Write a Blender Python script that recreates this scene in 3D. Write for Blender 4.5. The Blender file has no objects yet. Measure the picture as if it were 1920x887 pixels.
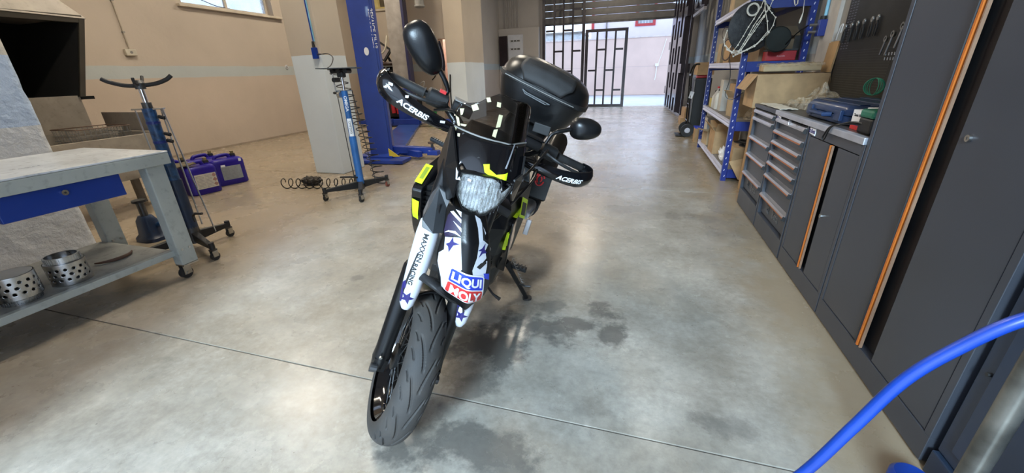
import bpy, bmesh, math, random
from mathutils import Vector, Matrix, noise
random.seed(7)
PI = math.pi
SC = bpy.context.scene
COL = SC.collection

# ------------------------------------------------------------------ camera
cam_d = bpy.data.cameras.new('camera')
cam = bpy.data.objects.new('camera', cam_d); COL.objects.link(cam)
cam_d.sensor_width = 36.0; cam_d.lens = 745.0 / 1920 * 36; cam_d.clip_start = .02; cam_d.clip_end = 300
F_, NX, NY, VX, VY = 745.0, 1017, 2235, 1205, 122
up_ = -Vector((NX - 960, -(NY - 443.5), -F_)); up_.normalize()
dp_ = Vector((VX - 960, -(VY - 443.5), -F_)); dp_ -= up_ * dp_.dot(up_); dp_.normalize()
rt_ = dp_.cross(up_)
CR = Matrix((rt_, dp_, up_))            # camera -> world
cam.matrix_world = Matrix.Translation((0, 0, 1.28)) @ CR.to_4x4()
SC.camera = cam

# ------------------------------------------------------------------ light
SC.view_settings.view_transform = 'Standard'
SC.view_settings.look = 'None'
SC.view_settings.gamma = 1
SC.view_settings.use_curve_mapping = False
SC.view_settings.exposure = 0.28
w = bpy.data.worlds.new('sky'); SC.world = w; w.use_nodes = True
bg = w.node_tree.nodes['Background']
bg.inputs['Color'].default_value = (0.62, 0.77, 1.0, 1); bg.inputs['Strength'].default_value = 2.1

def area(name, loc, rot, sx, sy, power, col, portal=False):
    d = bpy.data.lights.new(name, 'AREA'); d.shape = 'RECTANGLE'; d.size = sx; d.size_y = sy
    d.energy = power; d.color = col
    o = bpy.data.objects.new(name, d); COL.objects.link(o); o.location = loc; o.rotation_euler = rot
    if portal: d.cycles.is_portal = True
    return o
# daylight of the wide entrance behind the photographer, the far gate, and the high windows
area('entrance_daylight', (-0.75, -6.5, 4.6), (math.radians(60), 0, 0), 1.6, 2.2, 1230, (0.60, 0.82, 1.0))
area('far_gate_portal', (-1.2, 16.2, 1.5), (-PI/2, 0, 0), 4.6, 3.0, 1, (1, 1, 1), True)
area('alley_sky_fill', (-1.2, 19.8, 4.3), (math.radians(-58), 0, 0), 5.0, 1.6, 420, (0.55, 0.72, 1.0))  # added lamp, hidden above the shutter, boosts the sky light through the gate
# added ceiling tubes (built below), out of view, carry these fill lamps
FILL_TUBES = [(-4.6, 1.2), (-2.6, 3.0), (-5.6, 4.4), (-2.4, 7.6), (-6.0, 8.6), (-1.4, 12.2)]
FILL_POWER = 78; FILL_COL = (1.0, .89, .73)

# ------------------------------------------------------------------ materials
MATS = {}
def mat(name, col, rough=.5, metal=0., var=.12, vscale=6., bump=0., bscale=60., coat=0., spec=.5, trans=0., emis=None, col2=None, dirt=0., alpha=1.):
    if name in MATS: return MATS[name]
    m = bpy.data.materials.new(name); m.use_nodes = True; MATS[name] = m
    nt = m.node_tree; N = nt.nodes; L = nt.links; b = N['Principled BSDF']
    b.inputs['Roughness'].default_value = rough; b.inputs['Metallic'].default_value = metal
    b.inputs['Coat Weight'].default_value = coat; b.inputs['Specular IOR Level'].default_value = spec
    b.inputs['Transmission Weight'].default_value = trans; b.inputs['Alpha'].default_value = alpha
    geo = N.new('ShaderNodeNewGeometry')
    n = N.new('ShaderNodeTexNoise'); n.inputs['Scale'].default_value = vscale; n.inputs['Detail'].default_value = 6
    L.new(geo.outputs['Position'], n.inputs['Vector'])
    cr = N.new('ShaderNodeValToRGB'); e = cr.color_ramp.elements
    c2 = col2 or tuple(c * (1 - var * 1.6) for c in col)
    e[0].position = .32; e[1].position = .68
    e[0].color = (*c2, 1); e[1].color = (*[min(1, c * (1 + var * .5)) for c in col], 1)
    L.new(n.outputs['Fac'], cr.inputs['Fac'])
    last = cr.outputs['Color']
    if dirt > 0:
        n2 = N.new('ShaderNodeTexNoise'); n2.inputs['Scale'].default_value = vscale * 5; n2.inputs['Detail'].default_value = 8
        L.new(geo.outputs['Position'], n2.inputs['Vector'])
        r2 = N.new('ShaderNodeValToRGB'); r2.color_ramp.elements[0].position = .55; r2.color_ramp.elements[1].position = .75
        r2.color_ramp.elements[0].color = (0, 0, 0, 1); r2.color_ramp.elements[1].color = (dirt, dirt, dirt, 1)
        L.new(n2.outputs['Fac'], r2.inputs['Fac'])
        mx = N.new('ShaderNodeMix'); mx.data_type = 'RGBA'
        L.new(r2.outputs['Color'], mx.inputs[0]); L.new(last, mx.inputs[6]); mx.inputs[7].default_value = (.03, .026, .022, 1)
        last = mx.outputs[2]
    L.new(last, b.inputs['Base Color'])
    rr = N.new('ShaderNodeMapRange'); rr.inputs['To Min'].default_value = max(.02, rough - .08); rr.inputs['To Max'].default_value = min(1, rough + .1)
    L.new(n.outputs['Fac'], rr.inputs['Value']); L.new(rr.outputs['Result'], b.inputs['Roughness'])
    if bump > 0:
        nb = N.new('ShaderNodeTexNoise'); nb.inputs['Scale'].default_value = bscale; nb.inputs['Detail'].default_value = 5
        L.new(geo.outputs['Position'], nb.inputs['Vector'])
        bp = N.new('ShaderNodeBump'); bp.inputs['Strength'].default_value = bump; bp.inputs['Distance'].default_value = .01
        L.new(nb.outputs['Fac'], bp.inputs['Height']); L.new(bp.outputs['Normal'], b.inputs['Normal'])
    if emis:
        b.inputs['Emission Color'].default_value = (*emis[0], 1); b.inputs['Emission Strength'].default_value = emis[1]
    return m

def glassy(name, tint, rough=.03, mixf=.5):
    if name in MATS: return MATS[name]
    m = bpy.data.materials.new(name); m.use_nodes = True; MATS[name] = m
    nt = m.node_tree; N = nt.nodes; L = nt.links; N.remove(N['Principled BSDF'])
    out = N['Material Output']
    t = N.new('ShaderNodeBsdfTransparent'); t.inputs['Color'].default_value = (*tint, 1)
    g = N.new('ShaderNodeBsdfGlossy'); g.inputs['Roughness'].default_value = rough; g.inputs['Color'].default_value = (.9, .9, .9, 1)
    fr = N.new('ShaderNodeFresnel'); fr.inputs['IOR'].default_value = 1.5
    nz = N.new('ShaderNodeTexNoise'); nz.inputs['Scale'].default_value = 14
    geo = N.new('ShaderNodeNewGeometry'); L.new(geo.outputs['Position'], nz.inputs['Vector'])
    ad = N.new('ShaderNodeMath'); ad.operation = 'MULTIPLY_ADD'; ad.inputs[1].default_value = mixf * .1
    L.new(nz.outputs['Fac'], ad.inputs[0]); L.new(fr.outputs['Fac'], ad.inputs[2])
    mx = N.new('ShaderNodeMixShader'); L.new(ad.outputs[0], mx.inputs[0]); L.new(t.outputs[0], mx.inputs[1]); L.new(g.outputs[0], mx.inputs[2])
    L.new(mx.outputs[0], out.inputs[0])
    return m

M_BLK = mat('black_plastic', (.007, .007, .0075), .3, var=.2, bump=.05, bscale=300, spec=.4)
M_BLKR = mat('rough_black_plastic', (.013, .013, .0135), .5, var=.2, bump=.15, bscale=500)
M_GLOSS = mat('gloss_black', (.004, .004, .005), .10, coat=.4, var=.1)
M_GREYP = mat('dark_grey_plastic', (.055, .058, .062), .42, bump=.05, bscale=300)
M_RUB = mat('rubber', (.022, .021, .021), .62, var=.25, vscale=18, bump=.2, bscale=400)
M_TYRE = mat('tyre_rubber', (.048, .043, .038), .72, var=.4, vscale=12, bump=.07, bscale=350, col2=(.035, .034, .033))
M_STEEL = mat('bare_steel', (.55, .55, .54), .28, 1., var=.15)
M_CHROME = mat('chrome', (.8, .8, .8), .12, 1., var=.05)
M_DSTEEL = mat('dark_steel', (.12, .12, .12), .4, .8, var=.3)
M_WHITE = mat('white_plastic', (.64, .66, .71), .3, var=.05, coat=.2)
M_NAVY = mat('navy_print', (.03, .025, .16), .35, var=.15)
M_YEL = mat('neon_yellow', (.72, .95, .02), .45, var=.06)
M_CREAM = mat('faded_sticker', (.60, .54, .33), .5, var=.15)
M_RED = mat('red_print', (.62, .03, .03), .4, var=.08)
M_BLUEP = mat('blue_print', (.02, .05, .55), .4, var=.08)
M_WPRINT = mat('white_print', (.85, .85, .85), .4, var=.03)
M_BLUE = mat('lift_blue', (.010, .040, .28), .45, var=.12, coat=.05, bump=.02)
M_DBLUE = mat('shelf_blue', (.012, .03, .20), .32, var=.12, coat=.2)
M_JBLUE = mat('jack_blue', (.022, .085, .22), .35, var=.4, vscale=30, dirt=.55)
M_CAN = mat('can_violet_blue', (.02, .008, .26), .35, var=.12)
M_BENCH = mat('bench_grey', (.40, .43, .40), .4, var=.08, dirt=.25)
M_BENCHTOP = mat('bench_top', (.66, .69, .71), .3, var=.12, dirt=.45, vscale=5)
M_DRAWER = mat('drawer_blue', (.008, .04, .26), .3, var=.05)
M_CAB = mat('cabinet_charcoal', (.043, .047, .058), .38, var=.06, vscale=3, bump=.02, bscale=200)
M_CABD = mat('cabinet_dark', (.010, .010, .011), .5)
M_ORANGE = mat('orange_strip', (.56, .15, .02), .4, var=.08)
M_ALU = mat('brushed_aluminium', (.62, .60, .62), .3, .85, var=.08)
M_CARD = mat('cardboard', (.44, .28, .14), .85, var=.15, vscale=8, bump=.05)
M_CARD2 = mat('pale_cardboard', (.46, .34, .20), .85, var=.15, vscale=8, bump=.05)
M_BAG = None
M_GATE = mat('gate_dark', (.035, .030, .040), .2, var=.1)
M_HOSE = mat('blue_hose', (.006, .045, .32), .3, var=.12, vscale=20)
M_BEIGE = mat('booth_beige', (.36, .31, .25), .5, var=.12, dirt=.2)
M_INK = mat('black_ink', (.02, .02, .02), .5)
M_GREYB = mat('grey_cast', (.25, .24, .22), .55, var=.2, dirt=.2)

# ------------------------------------------------------------------ mesh helpers
class MB:
    def __init__(s): s.v = []; s.f = []
    def add(s, v, f):
        o = len(s.v); s.v += [Vector(a) for a in v]; s.f += [tuple(i + o for i in q) for q in f]; return s
    def box(s, c, d, M=None, taper=1.):
        x, y, z = d[0]/2, d[1]/2, d[2]/2
        P = [(-x,-y,-z),(x,-y,-z),(x,y,-z),(-x,y,-z),(-x*taper,-y*taper,z),(x*taper,-y*taper,z),(x*taper,y*taper,z),(-x*taper,y*taper,z)]
        P = [Vector(p) for p in P]
        if M is not None: P = [M @ p for p in P]
        P = [p + Vector(c) for p in P]
        return s.add(P, [(3,2,1,0),(4,5,6,7),(0,1,5,4),(1,2,6,5),(2,3,7,6),(3,0,4,7)])
    def b2(s, lo, hi):
        return s.box([(a+b)/2 for a, b in zip(lo, hi)], [abs(b-a) for a, b in zip(lo, hi)])
    def tube(s, pts, r, n=10, closed=False, cap=True):
        pts = [Vector(p) for p in pts]; k = len(pts)
        rs = r if isinstance(r, (list, tuple)) else [r] * k
        T = []
        for i in range(k):
            a = pts[(i-1) % k] if (closed or i > 0) else pts[i]; b = pts[(i+1) % k] if (closed or i < k-1) else pts[i]
            T.append((b - a).normalized() if (b-a).length > 1e-9 else Vector((0,0,1)))
        u = T[0].orthogonal().normalized(); V = []
        for i in range(k):
            u = (u - T[i] * u.dot(T[i]))
            u = u.normalized() if u.length > 1e-6 else T[i].orthogonal().normalized()
            w_ = T[i].cross(u)
            for j in range(n):
                a = 2*PI*j/n; V.append(pts[i] + (u*math.cos(a) + w_*math.sin(a)) * rs[i])
        F = []
        for i in range(k if closed else k-1):
            for j in range(n):
                a = i*n+j; b = i*n+(j+1) % n; c = ((i+1) % k)*n+(j+1) % n; d = ((i+1) % k)*n+j
                F.append((a, b, c, d))
        if cap and not closed: F += [tuple(range(n-1, -1, -1)), tuple((k-1)*n+j for j in range(n))]
        return s.add(V, F)
    def cyl(s, a, b, r, r2=None, n=16): return s.tube([a, b], [r, r if r2 is None else r2], n)
    def lathe(s, prof, n=24, M=None, close=False):
        V = []; F = []
        for (r, z) in prof:
            for j in range(n):
                a = 2*PI*j/n; V.append(Vector((r*math.cos(a), r*math.sin(a), z)))
        k = len(prof)
        for i in range(k if close else k-1):
            for j in range(n): F.append((i*n+j, i*n+(j+1) % n, ((i+1) % k)*n+(j+1) % n, ((i+1) % k)*n+j))
        if not close:
            if prof[0][0] > 1e-6: F.append(tuple(range(n-1, -1, -1)))
            if prof[-1][0] > 1e-6: F.append(tuple((k-1)*n+j for j in range(n)))
        if M is not None: V = [M @ v for v in V]
        return s.add(V, F)
    def prism(s, poly, t, M=None):      # polygon in local xy, extruded 0..t along local z
        n = len(poly); V = [Vector((p[0], p[1], 0)) for p in poly] + [Vector((p[0], p[1], t)) for p in poly]
        F = [tuple(range(n-1, -1, -1)), tuple(range(n, 2*n))] + [(i, (i+1) % n, n+(i+1) % n, n+i) for i in range(n)]
        if M is not None: V = [M @ v for v in V]
        return s.add(V, F)
    def loft(s, rings, cap=True, closed=False):
        n = len(rings[0]); V = [Vector(p) for r in rings for p in r]; F = []; k = len(rings)
        for i in range(k if closed else k-1):
            for j in range(n): F.append((i*n+j, i*n+(j+1) % n, ((i+1) % k)*n+(j+1) % n, ((i+1) % k)*n+j))
        if cap and not closed: F += [tuple(range(n-1, -1, -1)), tuple((k-1)*n+j for j in range(n))]
        return s.add(V, F)
    def grid(s, fn, nu, nv):
        V = [fn(i/(nu-1), j/(nv-1)) for j in range(nv) for i in range(nu)]
        F = [(j*nu+i, j*nu+i+1, (j+1)*nu+i+1, (j+1)*nu+i) for j in range(nv-1) for i in range(nu-1)]
        return s.add(V, F)
    def obj(s, name, m, parent=None, smooth=False, bevel=0., thick=0., sub=0, M=None, toff=0.):
        me = bpy.data.meshes.new(name); me.from_pydata([tuple(v) for v in s.v], [], s.f); me.validate()
        bm = bmesh.new(); bm.from_mesh(me)
        bmesh.ops.recalc_face_normals(bm, faces=bm.faces)
        if smooth:
            for e in bm.edges:
                if len(e.link_faces) == 2 and e.calc_face_angle(0) > .7: e.smooth = False
            for f in bm.faces: f.smooth = True
        bm.to_mesh(me); bm.free()
        me.materials.append(m)
        o = bpy.data.objects.new(name, me); COL.objects.link(o)
        if parent: o.parent = parent
        if M is not None: o.matrix_local = M
        if thick: md = o.modifiers.new('t', 'SOLIDIFY'); md.thickness = thick; md.offset = toff
        if sub: md = o.modifiers.new('s', 'SUBSURF'); md.levels = sub; md.render_levels = sub
        if bevel: md = o.modifiers.new('b', 'BEVEL'); md.width = bevel; md.segments = 2; md.limit_method = 'ANGLE'; md.angle_limit = .6
        return o

def ring(c, u, v, ru, rv, p=2., n=24):
    c = Vector(c); u = Vector(u); v = Vector(v); o = []
    for j in range(n):
        a = 2*PI*j/n; ca, sa = math.cos(a), math.sin(a)
        o.append(c + u*(ru*math.copysign(abs(ca)**(2/p), ca)) + v*(rv*math.copysign(abs(sa)**(2/p), sa)))
    return o
def catmull(P, n=6, closed=False):
    P = [Vector(p) for p in P]; o = []; k = len(P)
    for i in range(k if closed else k-1):
        if closed: a, b, c, d = P[i-1], P[i], P[(i+1) % k], P[(i+2) % k]
        else: a, b, c, d = P[max(i-1, 0)], P[i], P[i+1], P[min(i+2, k-1)]
        for t in range(n):
            t /= n
            o.append(.5*((2*b)+(c-a)*t+(2*a-5*b+4*c-d)*t*t+(3*b-a-3*c+d)*t**3))
    if not closed: o.append(P[-1])
    return o
def lerp(x, xs, ys):
    if x <= xs[0]: return ys[0]
    for i in range(len(xs)-1):
        if x <= xs[i+1]: t = (x-xs[i])/(xs[i+1]-xs[i]); return ys[i]*(1-t)+ys[i+1]*t
    return ys[-1]
def frameM(o, x, y, z=None):
    x = Vector(x).normalized(); y = Vector(y); y = (y - x*y.dot(x)).normalized(); z = x.cross(y)
    M = Matrix((x, y, z)).transposed().to_4x4(); M.translation = Vector(o); return M

def tagp(o, label, cat, group=None):
    o['label'] = label; o['category'] = cat
    if group: o['group'] = group
    return o
def thing(name, label, cat, loc=(0,0,0), rz=0., group=None):
    o = bpy.data.objects.new(name, None); COL.objects.link(o); o.location = loc; o.rotation_euler = (0, 0, rz)
    o.empty_display_size = .1
    return tagp(o, label, cat, group)
def struct(o): o['kind'] = 'structure'; return o
def part(o, label): o['label'] = label; return o
def dup(o, parent=None, loc=None, rz=None):
    c = o.copy(); COL.objects.link(c); c.parent = parent if parent else o.parent
    if loc is not None: c.location = loc
    if rz is not None: c.rotation_euler = (0, 0, rz)
    return c
def dup_tree(r, loc, rz, label, group=None):
    c = r.copy(); COL.objects.link(c); c.location = loc; c.rotation_euler = (0, 0, rz); c['label'] = label
    if group: c['group'] = group
    for ch in list(r.children):
        d = ch.copy(); COL.objects.link(d); d.parent = c
        for g in list(ch.children):
            e = g.copy(); COL.objects.link(e); e.parent = d
    return c

_tc = {}
def text_mesh(s, size=1., bold=0., sx=1., shear=0.):
    k = (s, size, bold, sx, shear)
    if k in _tc: return _tc[k]
    cu = bpy.data.curves.new('lettering', 'FONT'); cu.body = s; cu.size = size; cu.offset = bold; cu.shear = shear
    cu.align_x = 'CENTER'; cu.align_y = 'CENTER'; cu.resolution_u = 3
    o = bpy.data.objects.new('lettering', cu); COL.objects.link(o)
    bpy.context.view_layer.update()
    me = bpy.data.meshes.new_from_object(o.evaluated_get(bpy.context.evaluated_depsgraph_get()))
    bpy.data.objects.remove(o); bpy.data.curves.remove(cu)
    for v in me.vertices: v.co.x *= sx
    _tc[k] = me; return me
def text(s, size, m, parent, M, bold=0., sx=1., name='lettering', shear=0., fn=None, depth=.0006):
    me = text_mesh(s, size, bold, sx, shear)
    bm = bmesh.new(); bm.from_mesh(me)
    if fn:
        if len(bm.faces) < 600:
            bmesh.ops.triangulate(bm, faces=bm.faces[:]); bmesh.ops.subdivide_edges(bm, edges=[e for e in bm.edges if e.calc_length() > size*.22], cuts=3, use_grid_fill=True); bmesh.ops.triangulate(bm, faces=bm.faces[:])
        for v in bm.verts: v.co = fn(v.co)
    else:
        g = bmesh.ops.extrude_face_region(bm, geom=bm.faces[:])
        for v in [q for q in g['geom'] if isinstance(q, bmesh.types.BMVert)]: v.co.z += depth
    me2 = bpy.data.meshes.new(name); bm.to_mesh(me2); bm.free(); me2.materials.clear(); me2.materials.append(m)
    o = bpy.data.objects.new(name, me2); COL.objects.link(o)
    if parent: o.parent = parent
    if M is not None: o.matrix_local = M
    return o
def fan(poly, fn, name, m, parent, M=None, cuts=2, thick=.0006):
    bm = bmesh.new(); vs = [bm.verts.new((p[0], p[1], 0)) for p in poly]; bm.faces.new(vs)
    bmesh.ops.triangulate(bm, faces=bm.faces[:])
    for _ in range(cuts): bmesh.ops.subdivide_edges(bm, edges=bm.edges[:], cuts=1, use_grid_fill=True); bmesh.ops.triangulate(bm, faces=bm.faces[:])
    for v in bm.verts: v.co = fn(v.co)
    me = bpy.data.meshes.new(name); bm.to_mesh(me); bm.free(); me.materials.append(m)
    o = bpy.data.objects.new(name, me); COL.objects.link(o)
    if parent: o.parent = parent
    if M is not None: o.matrix_local = M
    if thick: md = o.modifiers.new('t', 'SOLIDIFY'); md.thickness = thick; md.offset = 0
    return o
def star(cx, cy, r, a0=0., ri=.42, n=5, sq=1.):
    return [(cx + (r if i % 2 == 0 else r*ri)*math.cos(a0+PI*i/n), cy + (r if i % 2 == 0 else r*ri)*math.sin(a0+PI*i/n)*sq) for i in range(2*n)]
def fl(x, y): return Vector((x, y, 0))

# ------------------------------------------------------------------ structure
def paint(name, upper, band, lower, z0, z1, bump=.12, bs=9, rough=.8, peel=0.):
    m = bpy.data.materials.new(name); m.use_nodes = True; nt = m.node_tree; N = nt.nodes; L = nt.links; b = N['Principled BSDF']
    geo = N.new('ShaderNodeNewGeometry'); sp = N.new('ShaderNodeSeparateXYZ'); L.new(geo.outputs['Position'], sp.inputs[0])
    nz = N.new('ShaderNodeTexNoise'); nz.inputs['Scale'].default_value = 3; nz.inputs['Detail'].default_value = 5; L.new(geo.outputs['Position'], nz.inputs['Vector'])
    ad = N.new('ShaderNodeMath'); ad.operation = 'MULTIPLY_ADD'; ad.inputs[1].default_value = .03; L.new(nz.outputs['Fac'], ad.inputs[0]); L.new(sp.outputs['Z'], ad.inputs[2])
    mr = N.new('ShaderNodeMapRange'); mr.inputs['From Max'].default_value = 5.; L.new(ad.outputs[0], mr.inputs['Value'])
    cr = N.new('ShaderNodeValToRGB'); cr.color_ramp.interpolation = 'CONSTANT'; e = cr.color_ramp.elements
    e[0].position = 0; e[0].color = (*lower, 1); e[1].position = z0/5; e[1].color = (*band, 1); q = e.new(z1/5); q.color = (*upper, 1)
    L.new(mr.outputs['Result'], cr.inputs['Fac'])
    n2 = N.new('ShaderNodeTexNoise'); n2.inputs['Scale'].default_value = 1.3; n2.inputs['Detail'].default_value = 8; L.new(geo.outputs['Position'], n2.inputs['Vector'])
    hs = N.new('ShaderNodeHueSaturation'); r = N.new('ShaderNodeMapRange'); r.inputs['To Min'].default_value = .82; r.inputs['To Max'].default_value = 1.1
    L.new(n2.outputs['Fac'], r.inputs['Value']); L.new(r.outputs['Result'], hs.inputs['Value']); L.new(cr.outputs['Color'], hs.inputs['Color'])
    L.new(hs.outputs['Color'], b.inputs['Base Color']); b.inputs['Roughness'].default_value = rough
    nb = N.new('ShaderNodeTexNoise'); nb.inputs['Scale'].default_value = bs; nb.inputs['Detail'].default_value = 10; nb.inputs['Roughness'].default_value = .6; L.new(geo.outputs['Position'], nb.inputs['Vector'])
    bp = N.new('ShaderNodeBump'); bp.inputs['Strength'].default_value = bump; bp.inputs['Distance'].default_value = .05
    L.new(nb.outputs['Fac'], bp.inputs['Height']); L.new(bp.outputs['Normal'], b.inputs['Normal'])
    return m
BEI = (.47, .40, .325); BND = (.42, .45, .44); LWH = (.70, .76, .78)
P_WALL = paint('wall_paint', BEI, BND, (.48, .395, .315), 1.35, 1.56)
P_PIER = paint('pier_paint', (.56, .48, .38), LWH, LWH, .3, 1.56, .08)
P_FAR = paint('far_wall_paint', (.48, .45, .42), (.42, .50, .56), (.50, .46, .44), 1.35, 1.56)
P_NEAR = paint('near_pillar_paint', (.62, .60, .55), (.50, .62, .80), (.68, .70, .72), 1.02, 1.5, .55, 14)
P_RIGHT = paint('right_wall_paint', (.30, .29, .27), (.34, .38, .40), (.30, .29, .27), 1.35, 1.56)
P_OUT = paint('alley_wall_paint', (.74, .56, .49), (.66, .50, .45), (.74, .56, .49), 1.3, 1.34, .1)
P_HOUSE = paint('house_paint', (.80, .74, .84), (.80, .74, .84), (.80, .74, .84), 1.3, 1.34, .05)

def floor_material():
    m = bpy.data.materials.new('polished_concrete'); m.use_nodes = True; nt = m.node_tree; N = nt.nodes; L = nt.links; b = N['Principled BSDF']
    geo = N.new('ShaderNodeNewGeometry'); P = geo.outputs['Position']
    def nz(s, d=8, r=.55, off=0.):
        n = N.new('ShaderNodeTexNoise'); n.inputs['Scale'].default_value = s; n.inputs['Detail'].default_value = d; n.inputs['Roughness'].default_value = r
        mp = N.new('ShaderNodeMapping'); mp.inputs['Location'].default_value = (off, off*.7, 0); L.new(P, mp.inputs['Vector']); L.new(mp.outputs[0], n.inputs['Vector']); return n.outputs['Fac']
    def ramp(fac, a, c0, bb, c1):
        r = N.new('ShaderNodeValToRGB'); e = r.color_ramp.elements; e[0].position = a; e[0].color = (*c0, 1); e[1].position = bb; e[1].color = (*c1, 1); L.new(fac, r.inputs['Fac']); return r.outputs['Color']
    def mix(f, a, c, t='MIX'):
        x = N.new('ShaderNodeMix'); x.data_type = 'RGBA'; x.blend_type = t
        if isinstance(f, float): x.inputs[0].default_value = f
        else: L.new(f, x.inputs[0])
        L.new(a, x.inputs[6])
        if isinstance(c, tuple): x.inputs[7].default_value = (*c, 1)
        else: L.new(c, x.inputs[7])
        return x.outputs[2]
    base = ramp(nz(1.1), .32, (.33, .305, .262), .68, (.55, .53, .48))
    brown = ramp(nz(.55, 6, .6, 4.), .42, (.12, .12, .12), .62, (.75, .75, .75))
    base = mix(brown, base, (.40, .33, .245))
    fine = ramp(nz(26, 10, .7), .3, (.74, .74, .74), .7, (1.08, 1.08, 1.08)); base = mix(1.0, base, fine, 'MULTIPLY')
    mid = ramp(nz(4.3, 9, .62, 2.), .35, (.80, .79, .77), .65, (1.06, 1.06, 1.06)); base = mix(1.0, base, mid, 'MULTIPLY')
    # shade painted brown into the floor colour: along the cabinets and the left bay
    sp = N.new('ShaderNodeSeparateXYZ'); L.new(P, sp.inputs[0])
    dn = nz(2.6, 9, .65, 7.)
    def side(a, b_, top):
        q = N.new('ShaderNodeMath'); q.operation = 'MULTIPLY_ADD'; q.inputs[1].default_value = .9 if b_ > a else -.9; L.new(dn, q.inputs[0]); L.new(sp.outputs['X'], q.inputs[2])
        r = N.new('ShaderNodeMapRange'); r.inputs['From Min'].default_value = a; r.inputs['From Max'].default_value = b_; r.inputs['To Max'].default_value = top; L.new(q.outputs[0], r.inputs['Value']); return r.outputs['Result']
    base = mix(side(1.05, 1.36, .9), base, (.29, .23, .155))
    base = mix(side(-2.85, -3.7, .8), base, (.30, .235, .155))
    # oil stains with their own outlines
    st = [(-.62,1.55,.22,.17),(-.42,1.76,.22,.12),(-.24,1.84,.14,.07),(-.62,1.26,.12,.10),(-.12,1.97,.10,.10),(-.02,1.78,.08,.11),(-.38,1.96,.09,.07),
          (-.50,.98,.26,.11),(-.30,.86,.16,.08),(-.72,.92,.14,.10),(.40,1.31,.12,.05),(-3.4,1.0,.45,.35),(-3.0,1.75,.3,.3),(-4.4,3.2,.5,.35),(.62,3.75,.35,.13),(-.1,1.25,.12,.05),(-1.75,2.0,.05,.04),(.95,3.6,.22,.5),(-2.2,4.4,.8,.2)]
    sg = [1,1,1,.7,.95,.95,.7,.85,.7,.9,.5,.5,.45,.4,.4,.35,.6,.34,.25]
    wob = nz(7, 10, .68, 1.); tot = None
    for (x, y, rx, ry), g in zip(st, sg):
        mp = N.new('ShaderNodeMapping'); mp.inputs['Location'].default_value = (-x/rx, -y/ry, 0); mp.inputs['Scale'].default_value = (1/rx, 1/ry, 0)
        L.new(P, mp.inputs['Vector']); ln = N.new('ShaderNodeVectorMath'); ln.operation = 'LENGTH'; L.new(mp.outputs[0], ln.inputs[0])
        a = N.new('ShaderNodeMath'); a.operation = 'MULTIPLY_ADD'; a.inputs[1].default_value = 4.2; L.new(wob, a.inputs[0]); L.new(ln.outputs['Value'], a.inputs[2])
        r = N.new('ShaderNodeMapRange'); r.inputs['From Min'].default_value = 3.25; r.inputs['From Max'].default_value = 2.65; r.inputs['To Max'].default_value = g; L.new(a.outputs[0], r.inputs['Value'])
        if tot is None: tot = r.outputs['Result']
        else:
            q = N.new('ShaderNodeMath'); q.operation = 'MAXIMUM'; L.new(tot, q.inputs[0]); L.new(r.outputs['Result'], q.inputs[1]); tot = q.outputs[0]
    sc = N.new('ShaderNodeMath'); sc.operation = 'MULTIPLY'; sc.inputs[1].default_value = .82; L.new(tot, sc.inputs[0])
    base = mix(sc.outputs[0], base, (.105, .098, .088))
    # specks
    spk = ramp(nz(55, 2, .5, 9.), .72, (0, 0, 0), .77, (.6, .6, .6)); base = mix(spk, base, (.10, .09, .08))
    L.new(base, b.inputs['Base Color'])
    rr = N.new('ShaderNodeMapRange'); rr.inputs['To Min'].default_value = .16; rr.inputs['To Max'].default_value = .38; L.new(nz(2.3, 8, .6, 5.), rr.inputs['Value']); L.new(rr.outputs['Result'], b.inputs['Roughness'])
    bp = N.new('ShaderNodeBump'); bp.inputs['Strength'].default_value = .06; bp.inputs['Distance'].default_value = .02; L.new(nz(12, 10, .6), bp.inputs['Height']); L.new(bp.outputs['Normal'], b.inputs['Normal'])
    return m
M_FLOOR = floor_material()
M_JOINT = mat('joint_filler', (.035, .032, .03), .9)
fo = struct(MB().b2((-8.4, -.6, -.3), (2.0, 15.7, -.012)).obj('floor', M_JOINT))
xs = [-8.1, -4.55, 1.62]; ys = [-.6, 1.165, 4.6, 8.1, 11.6, 15.62]
for i in range(2):
    for j in range(5):
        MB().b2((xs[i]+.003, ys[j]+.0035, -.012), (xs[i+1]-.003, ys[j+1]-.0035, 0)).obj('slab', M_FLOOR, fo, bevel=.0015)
M_ALLEY = mat('alley_concrete', (.42, .44, .48), .6, var=.1, vscale=2, bump=.1)
struct(MB().b2((-16, 15.7, -.3), (8, 40, -.01)).obj('alley_ground', M_ALLEY))
struct(MB().b2((-16, -14, -.3), (12, -.6, -.01)).obj('forecourt_ground', M_ALLEY))

def wall(name, lo, hi, axis, holes, m):
    """box wall; axis 0 = runs along x, 1 = along y; holes (a0,a1,z0,z1)"""
    b = MB(); a0, a1 = lo[axis], hi[axis]
    cuts = sorted(set([a0, a1] + [h[0] for h in holes] + [h[1] for h in holes]))
    for p, q in zip(cuts, cuts[1:]):
        hs = [h for h in holes if h[0] <= p and h[1] >= q]
        zs = [lo[2]] + [z for h in sorted(hs, key=lambda h: h[2]) for z in (h[2], h[3])] + [hi[2]]
        for z0, z1 in zip(zs[::2], zs[1::2]):
            if z1 - z0 > 1e-4:
                l = list(lo); h_ = list(hi); l[axis] = p; h_[axis] = q; l[2] = z0; h_[2] = z1; b.b2(l, h_)
    return struct(b.obj(name, m))
H_ = 4.8
wall('wall_left', (-8.4, -.4, 0), (-8.1, 11, H_), 1, [(6.2, 8.25, 2.58, 3.9)], P_WALL)
wall('wall_back', (-8.4, 11, 0), (-5.145, 11.3, H_), 0, [(-7.55, -6.62, 2.98, 4.0), (-5.42, -5.16, 0, 2.16)], P_WALL)
wall('wall_side', (-5.45, 12.3, 0), (-5.2, 15.7, H_), 1, [], P_FAR)
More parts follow.
